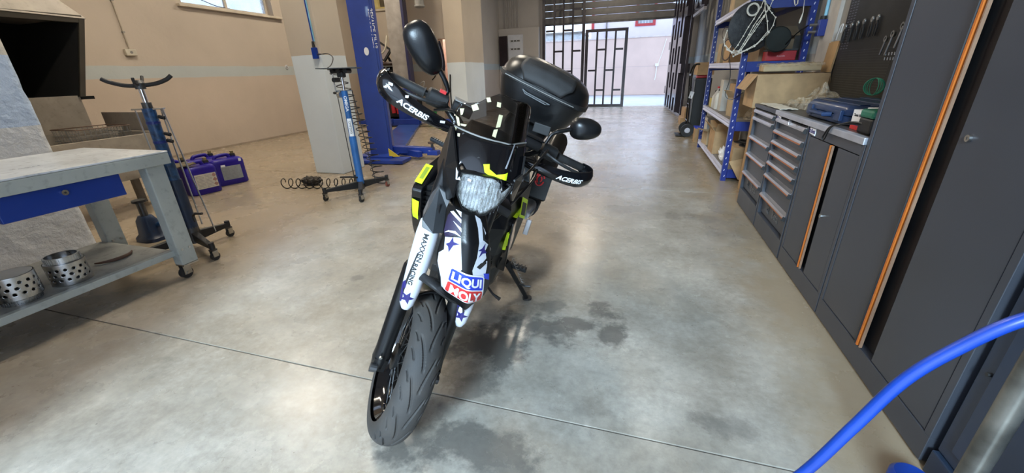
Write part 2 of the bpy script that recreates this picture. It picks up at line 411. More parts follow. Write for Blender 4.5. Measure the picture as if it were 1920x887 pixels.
wall('wall_gate', (-5.45, 15.72, 0), (1.9, 16.0, H_), 0, [(-3.5, 1.08, 0, 4.0)], P_FAR)
wall('wall_right', (1.63, -.4, 0), (1.9, 15.7, H_), 1, [], P_RIGHT)
wall('wall_front', (-8.4, -.6, 0), (1.9, -.4, H_), 0, [(-2.05, .97, 0, 3.1)], P_WALL)
struct(MB().b2((-8.4, -.6, H_), (1.9, 16.0, H_+.2)).obj('ceiling', mat('ceiling_white', (.6, .58, .55), .9)))
# room behind the back doorway
struct(MB().b2((-6.3, 12.15, 0), (-5.15, 12.25, 3)).obj('wall_back_room', mat('pink_wall', (.80, .55, .45), .8)))
struct(MB().b2((-6.4, 11.31, 0), (-6.3, 12.25, 3)).obj('wall_back_room_left', P_FAR))
struct(MB().b2((-6.4, 11.31, 3), (-5.15, 12.25, 3.1)).obj('ceiling_back_room', P_FAR))
area('back_room_lamp', (-5.6, 11.9, 2.9), (0, 0, 0), .6, .3, 22, (1, .9, .85))
# pier right of the doorway with its grey strip recess
struct(MB().b2((-5.14, 10.86, 0), (-4.6, 12.3, H_)).obj('trim_1', P_PIER))
struct(MB().b2((-5.199, 12.95, 0), (-5.18, 13.75, 2.72)).obj('door_1', mat('beige_door', (.40, .34, .24), .6)))
# the pier beside the lift
struct(MB().b2((-4.41, 4.62, 0), (-3.93, 5.1, H_)).obj('trim_2', P_PIER, bevel=.01))
# rough plaster pillar at the left, chipped
def chipped_pillar():
    b = MB(); lo = (-5.0, .75, 0); hi = (-4.19, 1.88, H_)
    b.b2(lo, hi); o = b.obj('trim_3', P_NEAR)
    bm = bmesh.new(); bm.from_mesh(o.data); bmesh.ops.subdivide_edges(bm, edges=bm.edges[:], cuts=60, use_grid_fill=True)
    for v in bm.verts:
        n = noise.noise(v.co*9)*.012 + noise.noise(v.co*30)*.004
        d = Vector((1 if v.co.x > -4.2 else 0, 1 if v.co.y > 1.87 else 0, 0))
        v.co += d*(n - (.012 if d.length > 1.1 else 0))
    for f in bm.faces: f.smooth = True
    bm.to_mesh(o.data); bm.free(); return struct(o)
chipped_pillar()
# baseboard dirt line along the left wall
struct(MB().b2((-8.1, -.39, 0), (-8.08, 11, .035)).obj('baseboard_left', mat('old_skirting', (.30, .24, .18), .8)))

# window_1
M_WF = mat('window_frame_paint', (.55, .48, .38), .5)
M_PANE = mat('lit_frosted_glass', (.75, .82, .92), .25, var=.1, vscale=2, trans=.85)
wb = MB(); wb.b2((-8.3, 6.2, 2.58), (-8.24, 6.26, 3.9)); wb.b2((-8.3, 8.19, 2.58), (-8.24, 8.25, 3.9)); wb.b2((-8.3, 6.26, 2.58), (-8.24, 8.19, 2.64)); wb.b2((-8.3, 7.2, 2.64), (-8.24, 7.25, 3.9))
w1 = struct(wb.obj('window_1', M_WF, bevel=.005))
MB().b2((-8.285, 6.26, 2.64), (-8.275, 7.2, 3.9)).obj('pane', M_PANE, w1); MB().b2((-8.285, 7.25, 2.64), (-8.275, 8.19, 3.9)).obj('pane', M_PANE, w1)
MB().b2((-8.25, 6.1, 2.54), (-8.02, 8.45, 2.585)).obj('window_sill', M_WF, w1, bevel=.006)
MB().tube(catmull([(-8.26, 6.3, 3.6), (-8.26, 6.45, 2.9), (-8.25, 6.9, 2.68), (-8.25, 7.3, 2.64)]), .008, 6).obj('window_cable', M_BLKR, w1)
wb = MB(); wb.b2((-7.55, 11.1, 2.98), (-7.49, 11.16, 4)); wb.b2((-6.68, 11.1, 2.98), (-6.62, 11.16, 4)); wb.b2((-7.49, 11.1, 2.98), (-6.68, 11.16, 3.04)); wb.b2((-7.2, 11.1, 3.04), (-7.15, 11.16, 4))
w2 = struct(wb.obj('window_2', mat('yellow_frame', (.55, .43, .16), .5)))
MB().b2((-7.15, 11.12, 3.04), (-6.68, 11.13, 4)).obj('pane', mat('brown_pane', (.10, .08, .05), .15), w2)
MB().b2((-7.49, 11.12, 3.04), (-7.2, 11.13, 4)).obj('pane', mat('yellow_pane', (.62, .52, .22), .5), w2)
MB().b2((-7.65, 10.96, 2.93), (-6.52, 11.14, 2.98)).obj('window_sill', M_WF, w2)

# alley wall and the house beyond
struct(MB().b2((-14, 22.2, 0), (7, 22.45, 2.6)).obj('wall_alley', P_OUT))
struct(MB().b2((-14, 22.16, 2.6), (7, 22.49, 2.66)).obj('trim_4', mat('wall_coping', (.70, .62, .60), .7)))
M_REDF = mat('red_frame', (.50, .05, .06), .5)
hs = thing('house', 'pale lilac house wall with a red framed barred window seen beyond the alley wall', 'house', (2.2, 24.2, 0))
hb = MB()
for lo, hi in [((-2.73, 0, 0), (-2.2, .3, 7)), ((-2.73+.0, 0, 0), (6, .3, 3.27)), ((-2.2, 0, 4.6), (6, .3, 7)), ((-1.75, 0, 3.27), (6, .3, 4.6))]: hb.b2(lo, hi)
hb = MB(); hb.b2((-5.0, 0, 0), (6, .3, 3.25)); hb.b2((-5.0, 0, 3.25), (-2.75, .3, 7)); hb.b2((-1.75, 0, 3.25), (6, .3, 7)); hb.b2((-2.75, 0, 4.4), (-1.75, .3, 7))
hb.obj('wall', P_HOUSE, hs)
f = MB(); f.b2((-2.75, -.04, 3.25), (-2.62, .1, 4.4)); f.b2((-1.88, -.04, 3.25), (-1.75, .1, 4.4)); f.b2((-2.62, -.04, 3.25), (-1.88, .1, 3.37))
fw = f.obj('window_frame', M_REDF, hs); MB().b2((-2.62, .12, 3.37), (-1.88, .14, 4.4)).obj('pane', mat('house_glass', (.45, .55, .62), .15), fw)
for k in range(5): MB().b2((-2.55+k*.15, -.02, 3.37), (-2.535+k*.15, 0, 4.4)).obj('bar', M_WPRINT, fw)
MB().b2((-5.0, -.03, 3.2), (-4.85, .1, 7)).obj('drainpipe', M_REDF, hs)
MB().cyl((-4.2, -.05, 2.6), (-4.2, -.05, 7), .035).obj('downpipe', M_GREYB, hs)
g2 = thing('garage_block', 'pale grey low building behind the left end of the alley wall', 'building', (-5.2, 26, 0))
b = MB(); b.b2((-3.5, 0, 0), (1.6, 3, 3.2)); b.obj('wall', mat('pale_grey_render', (.62, .68, .70), .8), g2); MB().b2((-3.6, -.1, 3.2), (1.7, 3.1, 3.3)).obj('roof', M_GREYB, g2)
# pipe and tap on the alley wall
o = tagp(MB().tube([(.98, 22.17, 2.5), (.85, 22.17, 1.9), (.72, 22.17, 1.42)], .014, 6).obj('conduit', M_WPRINT), 'thin white pipe running diagonally down the pink alley wall', 'pipe')
t = thing('wall_tap', 'small white tap box with a hanging pipe on the pink alley wall', 'tap', (.66, 22.19, 1.3))
MB().b2((-.08, -.1, 0), (.08, 0, .13)).obj('box', M_WPRINT, t, bevel=.01); MB().tube([(0, -.04, 0), (-.02, -.04, -.5), (-.04, -.04, -.62)], .02, 6).obj('pipe', M_WPRINT, t)

# shutter, behind the gate
M_SHUT = mat('shutter_grey', (.20, .19, .18), .45, .3, var=.1)
sh = struct(thing('door_2', 'x', 'door', (-1.2, 15.95, 2.8)))
for k in ('label', 'category'): del sh[k]
for i in range(6):
    z = i*.21
    MB().loft([[(x_, 0, z), (x_, -.012, z+.012), (x_, -.014, z+.10), (x_, -.012, z+.19), (x_, 0, z+.203), (x_, .012, z+.10)] for x_ in (-2.4, 2.4)]).obj('slat', M_SHUT, sh)
MB().b2((-2.4, -.03, -.05), (2.4, .02, 0)).obj('bottom_rail', M_DSTEEL, sh)

# gate: fixed leaf on the left, pedestrian leaf, open leaf folded against the right wall
def gate_leaf(name, label, x0, x1, z1, cols, rows, loc, rz, thick=.05, post=.07, lo=.0, off=1, s=.06):
    t = thing(name, label, 'gate', loc, rz)
    def bar(a, b): return MB().b2(a, b).obj('bar', M_GATE, t)
    MB().b2((x0, -thick/2, lo), (x0+post, thick/2, z1)).obj('post', M_GATE, t); MB().b2((x1-post, -thick/2, lo), (x1, thick/2, z1)).obj('post', M_GATE, t)
    MB().b2((x0+post, -thick/2, lo), (x1-post, thick/2, lo+.09)).obj('rail', M_GATE, t); MB().b2((x0+post, -thick/2, z1-.09), (x1-post, thick/2, z1)).obj('rail', M_GATE, t)
    w_ = (x1-x0-2*post); c = w_/cols
    for i in range(1, cols): xx = x0+post+i*c; bar((xx-s/2, -s/2, lo+.09), (xx+s/2, s/2, z1-.09))
    for i in range(cols):
        for k, z in enumerate(rows):
            if (k+i+off) % 2 == 0 and lo+.1 < z < z1-.1: bar((x0+post+i*c+s/2, -s/2, z-s/2), (x0+post+(i+1)*c-s/2, s/2, z+s/2))
    return t
RW = [.57, 1.22, 1.88, 2.54, 3.18]
gate_leaf('fixed_gate', 'tall dark barred gate leaf fixed left of the pedestrian door', -3.5, -2.0, 4.0, 4, RW, (0, 15.45, 0), 0, post=.1, off=1)
gate_leaf('pedestrian_gate', 'dark barred pedestrian gate leaf standing closed in the middle of the entrance', -1.97, -.55, 2.52, 4, RW, (0, 15.4, 0), 0, post=.1, off=1)
t = gate_leaf('folding_gate', 'open dark gate leaf folded back along the right wall, reaching down to the floor', 0, 3.45, 3.4, 6, RW, (.86, 15.3, 0), math.radians(-86.4), off=0, thick=.06, s=.22)
t2 = gate_leaf('gate_transom', 'upper half of the open gate leaf with bright bottom edge jutting toward the shelving', 0, 1.5, 3.6, 4, RW, (1.10, 11.78, 0), math.radians(-88), lo=2.42, off=0, s=.14)
MB().b2((0, -.03, 2.36), (1.5, .03, 2.42)).obj('bottom_edge', M_ALU, t2)

# tube fixtures added for interior fill light, unseen above the frame
M_FILL_TUBE = mat('fill_tube_glow', (1, 1, 1), .5, emis=((1, .93, .82), 4))
for i, (x, y) in enumerate(FILL_TUBES):
    t = thing('fill_tube', 'added unseen white twin tube fill light hanging above ' + ['the workbench', 'the motorcycle and spiral hose', 'the blue canisters', 'the open floor in front of the gate', 'the two post lift', 'the far gate'][i], 'fill light', (x, y, 4.6), 0, 'added fill tubes above the workshop')
    MB().b2((-.09, -.65, .0), (.09, .65, .06)).obj('fill_housing', M_WHITE, t)
    for s in (-1, 1): MB().cyl((s*.05, -.6, -.025), (s*.05, .6, -.025), .016).obj('tube', M_FILL_TUBE, t)
    MB().tube([(0, -.4, .06), (0, -.4, .2)], .006, 6).obj('fill_hanger', M_STEEL, t)
    area('fill_lamp', (x, y, 4.5), (0, 0, 0), .3, 1.3, FILL_POWER, FILL_COL)

# ================================================================== MOTORCYCLE
# body frame: x forward, y rider's left, z up, origin at the front tyre contact; leaning on its side stand, bars turned left
HD, LN, ST = math.radians(-86), math.radians(18), math.radians(27)
BIKE_O = Vector((-.8825, 1.035, 0))
Rb = Matrix.Rotation(HD, 4, 'Z') @ Matrix.Rotation(-LN, 4, 'X')
bike = thing('motorcycle', 'black and white motorcycle leaning on its side stand in the middle of the floor', 'motorcycle')
bike.matrix_world = Matrix.Translation(BIKE_O) @ Rb
RK = math.radians(26)
AX_P = Vector((.1, 0, 0)); AX_D = Vector((-math.sin(RK), 0, math.cos(RK)))
SM = Matrix.Translation(AX_P) @ Matrix.Rotation(ST, 4, AX_D) @ Matrix.Translation(-AX_P)     # steered parts
KM = SM @ Matrix.Translation((0, -.02, 1.04)) @ Matrix.Rotation(math.radians(12), 4, 'X')    # headlight mask frame

def wheel(parent, M, front=True):
    R0 = .30 if front else .31; W = .060 if front else .078; RC = .052 if front else .06
    if front:
        NA, NB = 900, 121
    else:
        NA, NB = 160, 21
    def surf(a, b, dep=0.):
        r = R0 - RC + (RC-dep)*math.cos(b*1.0); l = (W-dep*.6)*math.sin(b)
        return (r*math.cos(a), l, r*math.sin(a))
    V = []; F = []
    per = 14
    def groove(a, b):
        if not front: return 0.
        d = 0.
        for side, off in ((1, 0.), (-1, .5)):
            t = (a/(2*PI)*per + off) % 1.0; bb = b*side
            # long curved slash from centre to shoulder
            for (t0, b0, t1, b1, cv, wd) in ((.05, .06, .98, .62, .10, .042), (.30, .72, .66, 1.12, .03, .040), (.78, .70, 1.08, 1.02, -.02, .036)):
                for sh_ in (-1, 0, 1):
                    tt = t + sh_
                    if t0 <= tt <= t1:
                        u = (tt-t0)/(t1-t0); bc = b0 + (b1-b0)*(u**1.6) + cv*math.sin(PI*u)*0
                        q = abs(bb-bc)
                        if q < wd*2: d = max(d, (1 if q < wd else 2-q/wd)*min(1, 6*u, 6*(1-u)))
        return d*.0065
    for i in range(NA):
        a = 2*PI*i/NA
        for j in range(NB):
            b = -1.95 + 3.9*j/(NB-1); V.append(surf(a, b, groove(a, b)))
    for i in range(NA):
        for j in range(NB-1):
            F.append((i*NB+j, i*NB+j+1, ((i+1) % NA)*NB+j+1, ((i+1) % NA)*NB+j))
    mb = MB(); mb.add(V, F); T = mb.obj('tyre', M_TYRE, parent, smooth=True, M=M)
    q = Matrix.Rotation(PI/2, 4, 'X')
    rr = R0-.072
    # rim, lathe about the axle (local z of lathe -> y)
    prof = [(rr+.006, -.045), (rr+.008, -.038), (rr-.006, -.034), (rr-.012, -.022), (rr-.026, -.010), (rr-.026, .010), (rr-.012, .022), (rr-.006, .034), (rr+.008, .038), (rr+.006, .045), (rr-.006, .046), (rr-.020, .028), (rr-.034, .010), (rr-.034, -.010), (rr-.020, -.028), (rr-.006, -.046)]
    MB().lathe(prof, 90, q, close=True).obj('rim', M_GLOSS, parent, smooth=True, M=M)
    hub = MB().lathe([(.0, -.06), (.022, -.06), (.026, -.045), (.045, -.04), (.045, -.03), (.026, -.02), (.026, .02), (.045, .03), (.05, .045), (.02, .05), (0, .06)], 24, q).obj('hub', M_BLKR, parent, smooth=True, M=M)
    sm = None
    n = 36
    for k in range(n):
        a = 2*PI*k/n; s = -1 if k % 2 else 1; tw = (.35 if (k//2) % 2 else -.35)
        p0 = (.043*math.cos(a+tw*2), s*.034, .043*math.sin(a+tw*2)); p1 = ((rr-.03)*math.cos(a), s*.004, (rr-.03)*math.sin(a))
        MB().cyl(p0, p1, .0018, n=5).obj('spoke', M_DSTEEL, parent, M=M)
    # disc on the left side
    dm = MB().lathe([(.075, .052), (.15, .052), (.15, .057), (.075, .057)], 48, Matrix.Rotation(-PI/2, 4, 'X'), close=True).obj('brake_disc', M_STEEL, parent, M=M)
    MB().lathe([(.0, .050), (.08, .050), (.08, .0545), (0, .0545)], 24, Matrix.Rotation(-PI/2, 4, 'X')).obj('disc_carrier', M_BLKR, dm)
    MB().cyl((0, -.11, 0), (0, .11, 0), .010, n=12).obj('axle', M_DSTEEL, parent, M=M)
wheel(bike, SM @ Matrix.Translation((0, 0, .3)), True)
wheel(bike, Matrix.Translation((-1.47, 0, .31)), False)

def bp(mb, name, m, label=None, M=SM, **k):
    o = mb.obj(name, m, bike, M=M, **k)
    if label: o['label'] = label
    return o
def sub(mb, name, m, parent, label=None, **k):
    o = mb.obj(name, m, parent, **k)
    if label: o['label'] = label
    return o
# fork
for s, a, b in ((-1, (.035, -.095, .30), (-.075, -.135, .93)), (1, (.035, .105, .30), (-.075, .048, .93))):
    a = Vector(a); b = Vector(b); d = (b-a).normalized()
    leg = MB().tube([a - d*.02, a + d*.02, a + d*.06, a + d*.40, a + d*.41], [.024, .033, .030, .032, .028], 18)
    leg.tube([a + d*.40, b + d*.14], .0235, 16)
    leg.box(a + Vector((0, 0, 0)), (.05, .05, .06))
    lg = bp(leg, 'fork_leg', M_BLK, smooth=True)
    sub(MB().cyl(a + Vector((.028, s*.006, -.01)), a + Vector((.028, s*.03, -.01)), .016, n=12), 'axle_clamp', M_DSTEEL, lg)
    sub(MB().cyl(a + Vector((.03, -.01, .05)), a + Vector((.036, -.01, .05)), .006, n=8), 'bolt', M_STEEL, lg)
    # moulded white guard in front of the leg
    rings = []; N_ = 16
    gl_ = [(0.0, .014), (.02, .024), (.08, .031), (.18, .035), (.28, .036), (.325, .033), (.335, .024)]
    base = (Vector((.060, -.104, .575)), Vector((.020, -.142, .905))) if s < 0 else (Vector((.03, .112, .535)), Vector((-.02, .055, .87)))
    dd = (base[1]-base[0]).normalized(); fx = Vector((1, -.25*1, 0)); fx = (fx - dd*fx.dot(dd)).normalized(); ly = dd.cross(fx)
    for h, r in gl_:
        c = base[0] + dd*h - fx*.02; R_ = []
        for j in range(N_):
            t = -1.75 + 3.5*j/(N_-1); R_.append(c + (fx*math.cos(t)*.9 + ly*math.sin(t))*r)
        for j in range(N_-1, -1, -1):
            t = -1.75 + 3.5*j/(N_-1); R_.append(c + (fx*math.cos(t)*.9 + ly*math.sin(t))*(r-.003))
        rings.append(R_)
    g = bp(MB().loft(rings), 'fork_guard', M_WHITE, 'white fork guard with navy star and outlined lettering', smooth=True)
    def gs(p, base=base, dd=dd, fx=fx, ly=ly, off=.001):   # p.x = along, p.y = around (arc length, toward rider's left)
        r = lerp(p[0], [q[0] for q in gl_], [q[1] for q in gl_]) + off; t = p[1]/max(r, .02)
        return base[0] + dd*p[0] - fx*.02 + (fx*math.cos(t)*.9 + ly*math.sin(t))*r
    sg_ = 1
    fan([(.0+x, y) for x, y in star(.055, -.002, .026, .3)], gs, 'star', M_NAVY, g)
    fan([(.03, -.034), (.10, -.038), (.12, -.020), (.09, -.016), (.085, -.024), (.05, -.018), (.03, -.020)], gs, 'navy_stripe', M_NAVY, g)
    fan([(.05, -.020), (.225, -.006), (.225, -.010), (.09, -.026)], gs, 'thin_stripe', M_INK, g)
    me = text('MAXXEN', .0225, M_INK, g, None, bold=.0004, sx=1.1, fn=lambda c: gs((.245 - c.x, .000 + c.y)), name='lettering')
    me = text('RACING', .021, M_INK, g, None, bold=.0007, sx=1.05, fn=lambda c: gs((.147 - c.x, -.006 + c.y)), name='lettering')
# triple clamps, low mudguard strap between the legs
bp(MB().loft([ring((-.12, y, z), (1, 0, 0), (0, 0, 1), .05, .022, 3, 12) for y, z in ((-.15, .99), (0, 1.0), (.11, .98))]), 'lower_clamp', M_BLKR, smooth=True)
bp(MB().loft([ring((-.26, y, z), (1, 0, 0), (0, 0, 1), .045, .015, 3, 12) for y, z in ((-.13, 1.10), (0, 1.1), (.12, 1.10))]), 'upper_clamp', M_BLKR, smooth=True)
bp(MB().tube([(-.14, -.01, .95), (-.30, .01, 1.14)], .024, 12), 'steering_stem', M_BLKR)
def hug(u, v):
    a = math.radians(92 + 46*v); r = .318; t = (u-.5)*2.0
    return Vector((r*math.cos(a) - .01, math.sin(t*1.1)*.075 , .3 + r*math.sin(a) - .045*(t*t)))
bp(MB().grid(hug, 13, 14), 'low_mudguard', M_BLK, smooth=True, thick=.004)
bp(MB().loft([ring(p, (.3, 0, 1), (1, 0, -.3), .008, w_, 3, 12) for p, w_ in zip(catmull([(.0, -.115, .685), (.05, -.10, .722), (.10, -.05, .735), (.10, .0, .715), (.07, .06, .68), (.02, .10, .61)], 4), [.009 + .008*math.sin(PI*k/20) for k in range(21)])]), 'mudguard_brace', M_BLKR, smooth=True)
bp(MB().tube(catmull([(-.14, .05, .93), (-.10, .085, .75), (-.05, .09, .5), (-.01, .09, .36)], 6), .005, 6), 'brake_hose', M_BLK)

# --- high front fender (mask frame)
EB = [-.375, -.355, -.32, -.26, -.21, -.17, -.1, -.05, -.02, .03]; FL = [-.0, -.035, -.066, -.095, -.112, -.118, -.112, -.112, -.10, -.08]; FR = [.02, .045, .062, .066, .058, .05, .03, .012, .0, -.0]
BS = [-.375, -.35, -.31, -.28, -.2, -.1, -.05, 0., .03]; XS = [.09, .115, .135, .145, .145, .120, .078, .03, .01]
def fsurf(p, off=0.):
    a, b = p[0], p[1]; l = lerp(b, EB, FL); r = lerp(b, EB, FR); u = (a-(l+r)/2)/((r-l)/2); u = max(-1.15, min(1.15, u))
    ridge = .010*math.exp(-(u-.05)**2*9)
    return Vector((lerp(b, BS, XS) - .045*u*u + ridge + off, a, b))
def fgrid(u, v):
    b = -.375 + .345*v; l = lerp(b, EB, FL); r = lerp(b, EB, FR); return fsurf(((l+r)/2 + (r-l)/2*(2*u-1), b))
fen = bp(MB().grid(fgrid, 33, 45), 'front_fender', M_BLK, 'black centred beak fender with white, navy and red graphics', M=KM, smooth=True, thick=.004, toff=-1.)
for tri in fen.data.polygons: pass
def fd(poly, name, m, off=.0012, cuts=3, lab=None):
    o = fan(poly, lambda c: fsurf(c, off + .0), name, m, fen, cuts=cuts, thick=.0005)
    if lab: o['label'] = lab
    return o
fd([(-.113,-.164),(-.101,-.147),(-.104,-.112),(-.081,-.099),(-.063,-.093),(-.043,-.18),(-.066,-.22),(-.08,-.30),(-.092,-.245),(-.112,-.191)], 'white_panel', M_WHITE)
fd([(-.029,-.038),(-.01,-.05),(.004,-.071),(.015,-.086),(.008,-.099),(.028,-.117),(.021,-.132),(.03,-.156),(.018,-.166),(.035,-.165),(.038,-.183),(.037,-.215),(-.005,-.198),(-.011,-.181),(-.003,-.146),(-.005,-.103),(-.014,-.069)], 'white_panel', M_WHITE)
fd([(-.1,-.051),(-.091,-.044),(-.068,-.049),(-.063,-.088),(-.082,-.095),(-.104,-.112),(-.110,-.1),(-.105,-.06)], 'purple_panel', mat('purple_print', (.022, .015, .05), .35))
for q in ([(-.1,-.048),(-.091,-.043),(-.068,-.052),(-.067,-.06)], [(-.086,-.037),(-.07,-.036),(-.069,-.047)], [(-.09,-.064),(-.065,-.071),(-.063,-.08)], [(-.108,-.101),(-.099,-.091),(-.08,-.084),(-.061,-.091),(-.081,-.09),(-.098,-.094)]):
    fd(q, 'white_slash', M_WPRINT, .002, 2)
fd([(-.084,-.099),(-.08,-.112),(-.063,-.11),(-.079,-.122),(-.088,-.147),(-.092,-.132),(-.1,-.129),(-.09,-.119)], 'star', M_NAVY, .0022, 2)
fd([(.017,-.11),(.017,-.126),(.028,-.14),(.013,-.137),(.002,-.145),(.008,-.129),(-.005,-.124),(.008,-.121)], 'star', M_NAVY, .0022, 2)
fd([(-.003,-.059),(.013,-.089),(.01,-.094),(.021,-.104),(.007,-.099)], 'slash', M_INK, .0022, 2)
fd([(.03,-.164),(.013,-.165),(.001,-.173),(.015,-.171),(.014,-.183),(.033,-.171)], 'slash', M_INK, .0022, 2)
fd([(.030,-.20),(.052,-.21),(.058,-.235),(.039,-.221)], 'navy_patch', M_BLUEP, .0018, 2)
# maker's oil-brand sticker: bent card over the fender tip
def lmf(x, y, off=.004):      # x -1..1, y -1..1
    tl, tr, br, bl = Vector((-.076,-.183)), Vector((.036,-.212)), Vector((.056,-.322)), Vector((-.078,-.290))
    s_, t_ = (x+1)/2, (y+1)/2; t_ += .07*(1-x*x)
    p = (bl*(1-s_)+br*s_)*(1-t_) + (tl*(1-s_)+tr*s_)*t_
    return fsurf(p, off)
def rrect(w_, h_, r, n=5, y0=0):
    o = []
    for cx, cy, a in ((w_-r, h_-r, 0), (-w_+r, h_-r, 90), (-w_+r, -h_+r, 180), (w_-r, -h_+r, 270)):
        for k in range(n+1): t = math.radians(a+90*k/n); o.append((cx+r*math.cos(t), cy+r*math.sin(t)+y0))
    return o
lm = fan(rrect(1, 1, .16), lambda c: lmf(c.x, c.y, .0035), 'sticker', M_WPRINT, fen, cuts=4); lm['label'] = 'blue and red rounded oil sticker with white lettering'
fan(rrect(.93, .44, .1, y0=.48), lambda c: lmf(c.x, c.y, .0045), 'blue_field', M_BLUEP, fen, cuts=4)
fan(rrect(.93, .44, .1, y0=-.48), lambda c: lmf(c.x, c.y, .0045), 'red_field', M_RED, fen, cuts=4)
for word, yc_ in (('LIQUI', .47), ('MOLY', -.49)):
    me_ = text_mesh(word, 1., .035, 1., 0.); wx_ = max(v.co.x for v in me_.vertices); wy_ = max(v.co.y for v in me_.vertices); wn_ = min(v.co.y for v in me_.vertices)
    text(word, 1., M_WPRINT, fen, None, bold=.035, fn=lambda c: lmf(c.x/wx_*.84, yc_ + (c.y-(wy_+wn_)/2)/(wy_-wn_)*.70, .0068))

# --- headlight
HO = [(-.093,.035),(-.088,.0),(-.070,-.028),(-.045,-.040),(-.022,-.043),(.004,-.034),(.03,-.012),(.052,.018),(.068,.046),(.070,.062),(.04,.070),(.0,.073),(-.05,.073),(-.088,.066)]
hc = Vector((-.012, .016))
def hring(k, x):
    return [Vector((x - .22*(b-.016)*k - 3.2*((a-hc.x)*k)**2, hc.x + (a-hc.x)*k, hc.y + (b-hc.y)*k)) for a, b in HO]
def hx(y, z, x): return x - .22*(z-.016) - 3.2*(y-hc.x)**2
hl = bp(MB().loft([hring(1.0, -.03), hring(1.05, .0), hring(1.055, .040), hring(1.03, .048), hring(.985, .046), hring(.98, .03)], cap=False), 'headlight', M_BLK, M=KM, smooth=True)
M_REFL = mat('headlight_reflector', (.62, .63, .62), .16, .85, var=.3, vscale=35, bump=.35, bscale=40)
sub(MB().loft([hring(.985, .040), hring(.9, .022), hring(.7, .004), hring(.4, -.010), hring(.1, -.014)]), 'reflector', M_REFL, hl, smooth=True)
M_LENS = glassy('lens_glass', (.97, .98, .97), .06, .0)
for k in range(12):
    yy = -.078 + .0105*k; t_ = (yy-hc.x)/.082; z0 = .016 - .056*math.sqrt(max(0, 1-t_*t_)) + (.012 if yy > 0 else 0)*abs(t_); z1 = .058
    sub(MB().tube([(hx(yy, z0, .046), yy, z0), (hx(yy, z1, .046), yy+.002, z1)], .0012, 5), 'lens_flute', glassy('clear_glass', (.92, .93, .92), .04, 1.), hl)
sub(MB().lathe([(.0, 0), (.015, .0), (.016, .02), (0, .024)], 16, frameM((.0, -.012, .022), (0, 1, 0), (0, 0, 1))), 'bulb', M_CHROME, hl, smooth=True)
sub(MB().loft([hring(.99, .047), hring(.93, .052), hring(.7, .056), hring(.35, .058), hring(.05, .0585)]), 'lens', M_LENS, hl, smooth=True)
# --- mask and windscreen
WL = [(-.02,-.098),(.04,-.104),(.08,-.103),(.146,-.125),(.194,-.127),(.218,-.115),(.24,-.062),(.258,-.04),(.275,-.008)]
WR = [(-.02,.07),(.04,.085),(.08,.097),(.143,.104),(.2,.110),(.24,.113),(.253,.110),(.264,.09),(.275,.012)]
def ws(a, b, off=0.):
    l = lerp(b, [q[0] for q in WL], [q[1] for q in WL]); r = lerp(b, [q[0] for q in WR], [q[1] for q in WR])
    u = (a+.005)/.11; return Vector((.055 - .78*(b-.02) - .055*u*u + .012*math.exp(-((a-.045-.1*(b-.15))/.02)**2) + off, a, b))
def wgrid(b0, b1):
    def f(u, v):
        b = b0 + (b1-b0)*v; l = lerp(b, [q[0] for q in WL], [q[1] for q in WL]); r = lerp(b, [q[0] for q in WR], [q[1] for q in WR]); return ws(l+(r-l)*u, b)
    return f
M_SMOKE = glassy('smoked_screen', (.55, .55, .56), .05, 1.)
bp(MB().grid(wgrid(.155, .275), 30, 22), 'windscreen', M_SMOKE, 'smoked clear windscreen with faded sticker scraps', M=KM, smooth=True, thick=.003)
def mgrid(u, v):
    a = -.104 + .2*u; b0 = lerp(a, [-.104, -.09, -.052, -.044, -.02, .01, .033, .040, .066, .096], [.06, .080, .047, .058, .069, .068, .060, .040, .052, .066])
    b = b0 + (.155-b0)*v; l = lerp(b, [q[0] for q in WL], [q[1] for q in WL]); r = lerp(b, [q[0] for q in WR], [q[1] for q in WR]); return ws(l+(r-l)*u, b, .004)
msk = bp(MB().grid(mgrid, 60, 12), 'mask', M_GLOSS, 'gloss black headlight mask with neon yellow sticker', M=KM, smooth=True, thick=.004)
sub(MB().tube([ws(-.122 + .23*i/10, .158, .002) for i in range(11)], .0025, 6), 'screen_seam', M_GREYB, msk)
for s, P_ in ((-1, [(.02, -.095, .07), (-.02, -.105, .085), (-.09, -.128, .16), (-.13, -.130, .15), (-.16, -.145, .02), (-.10, -.13, -.06), (-.02, -.105, -.045), (.03, -.098, -.01)]), (1, [(.0, .075, .07), (-.02, .098, .085), (-.06, .102, .13), (-.09, .11, .12), (-.10, .118, .02), (-.07, .11, -.03), (-.02, .09, -.01), (.02, .07, .03)])):
    P_ = [Vector(p) for p in P_]; c = sum(P_, Vector())/8 + Vector((0, s*.012, 0)); mb = MB(); V_ = P_ + [c]; mb.add(V_, [(i, (i+1) % 8, 8) for i in range(8)])
    sp_ = bp(mb, 'mask_side', M_BLK, M=KM, thick=.006, smooth=False)
    if s < 0: sub(MB().add([(.012, -.107, .078), (.024, -.102, .045), (.024, -.088, .045)], [(0, 1, 2)]), 'white_triangle', M_WPRINT, sp_, thick=.001)
def wpatch(poly, name, m, cuts=3, off=.0085): return fan(poly, lambda c: ws(c.x, c.y, off), name, m, msk, cuts=cuts)
wpatch([(-.030,.098),(-.012,.102),(-.010,.090),(.012,.080),(.046,.090),(.044,.070),(.030,.074),(.004,.070),(-.024,.080)], 'yellow_sticker', M_YEL)
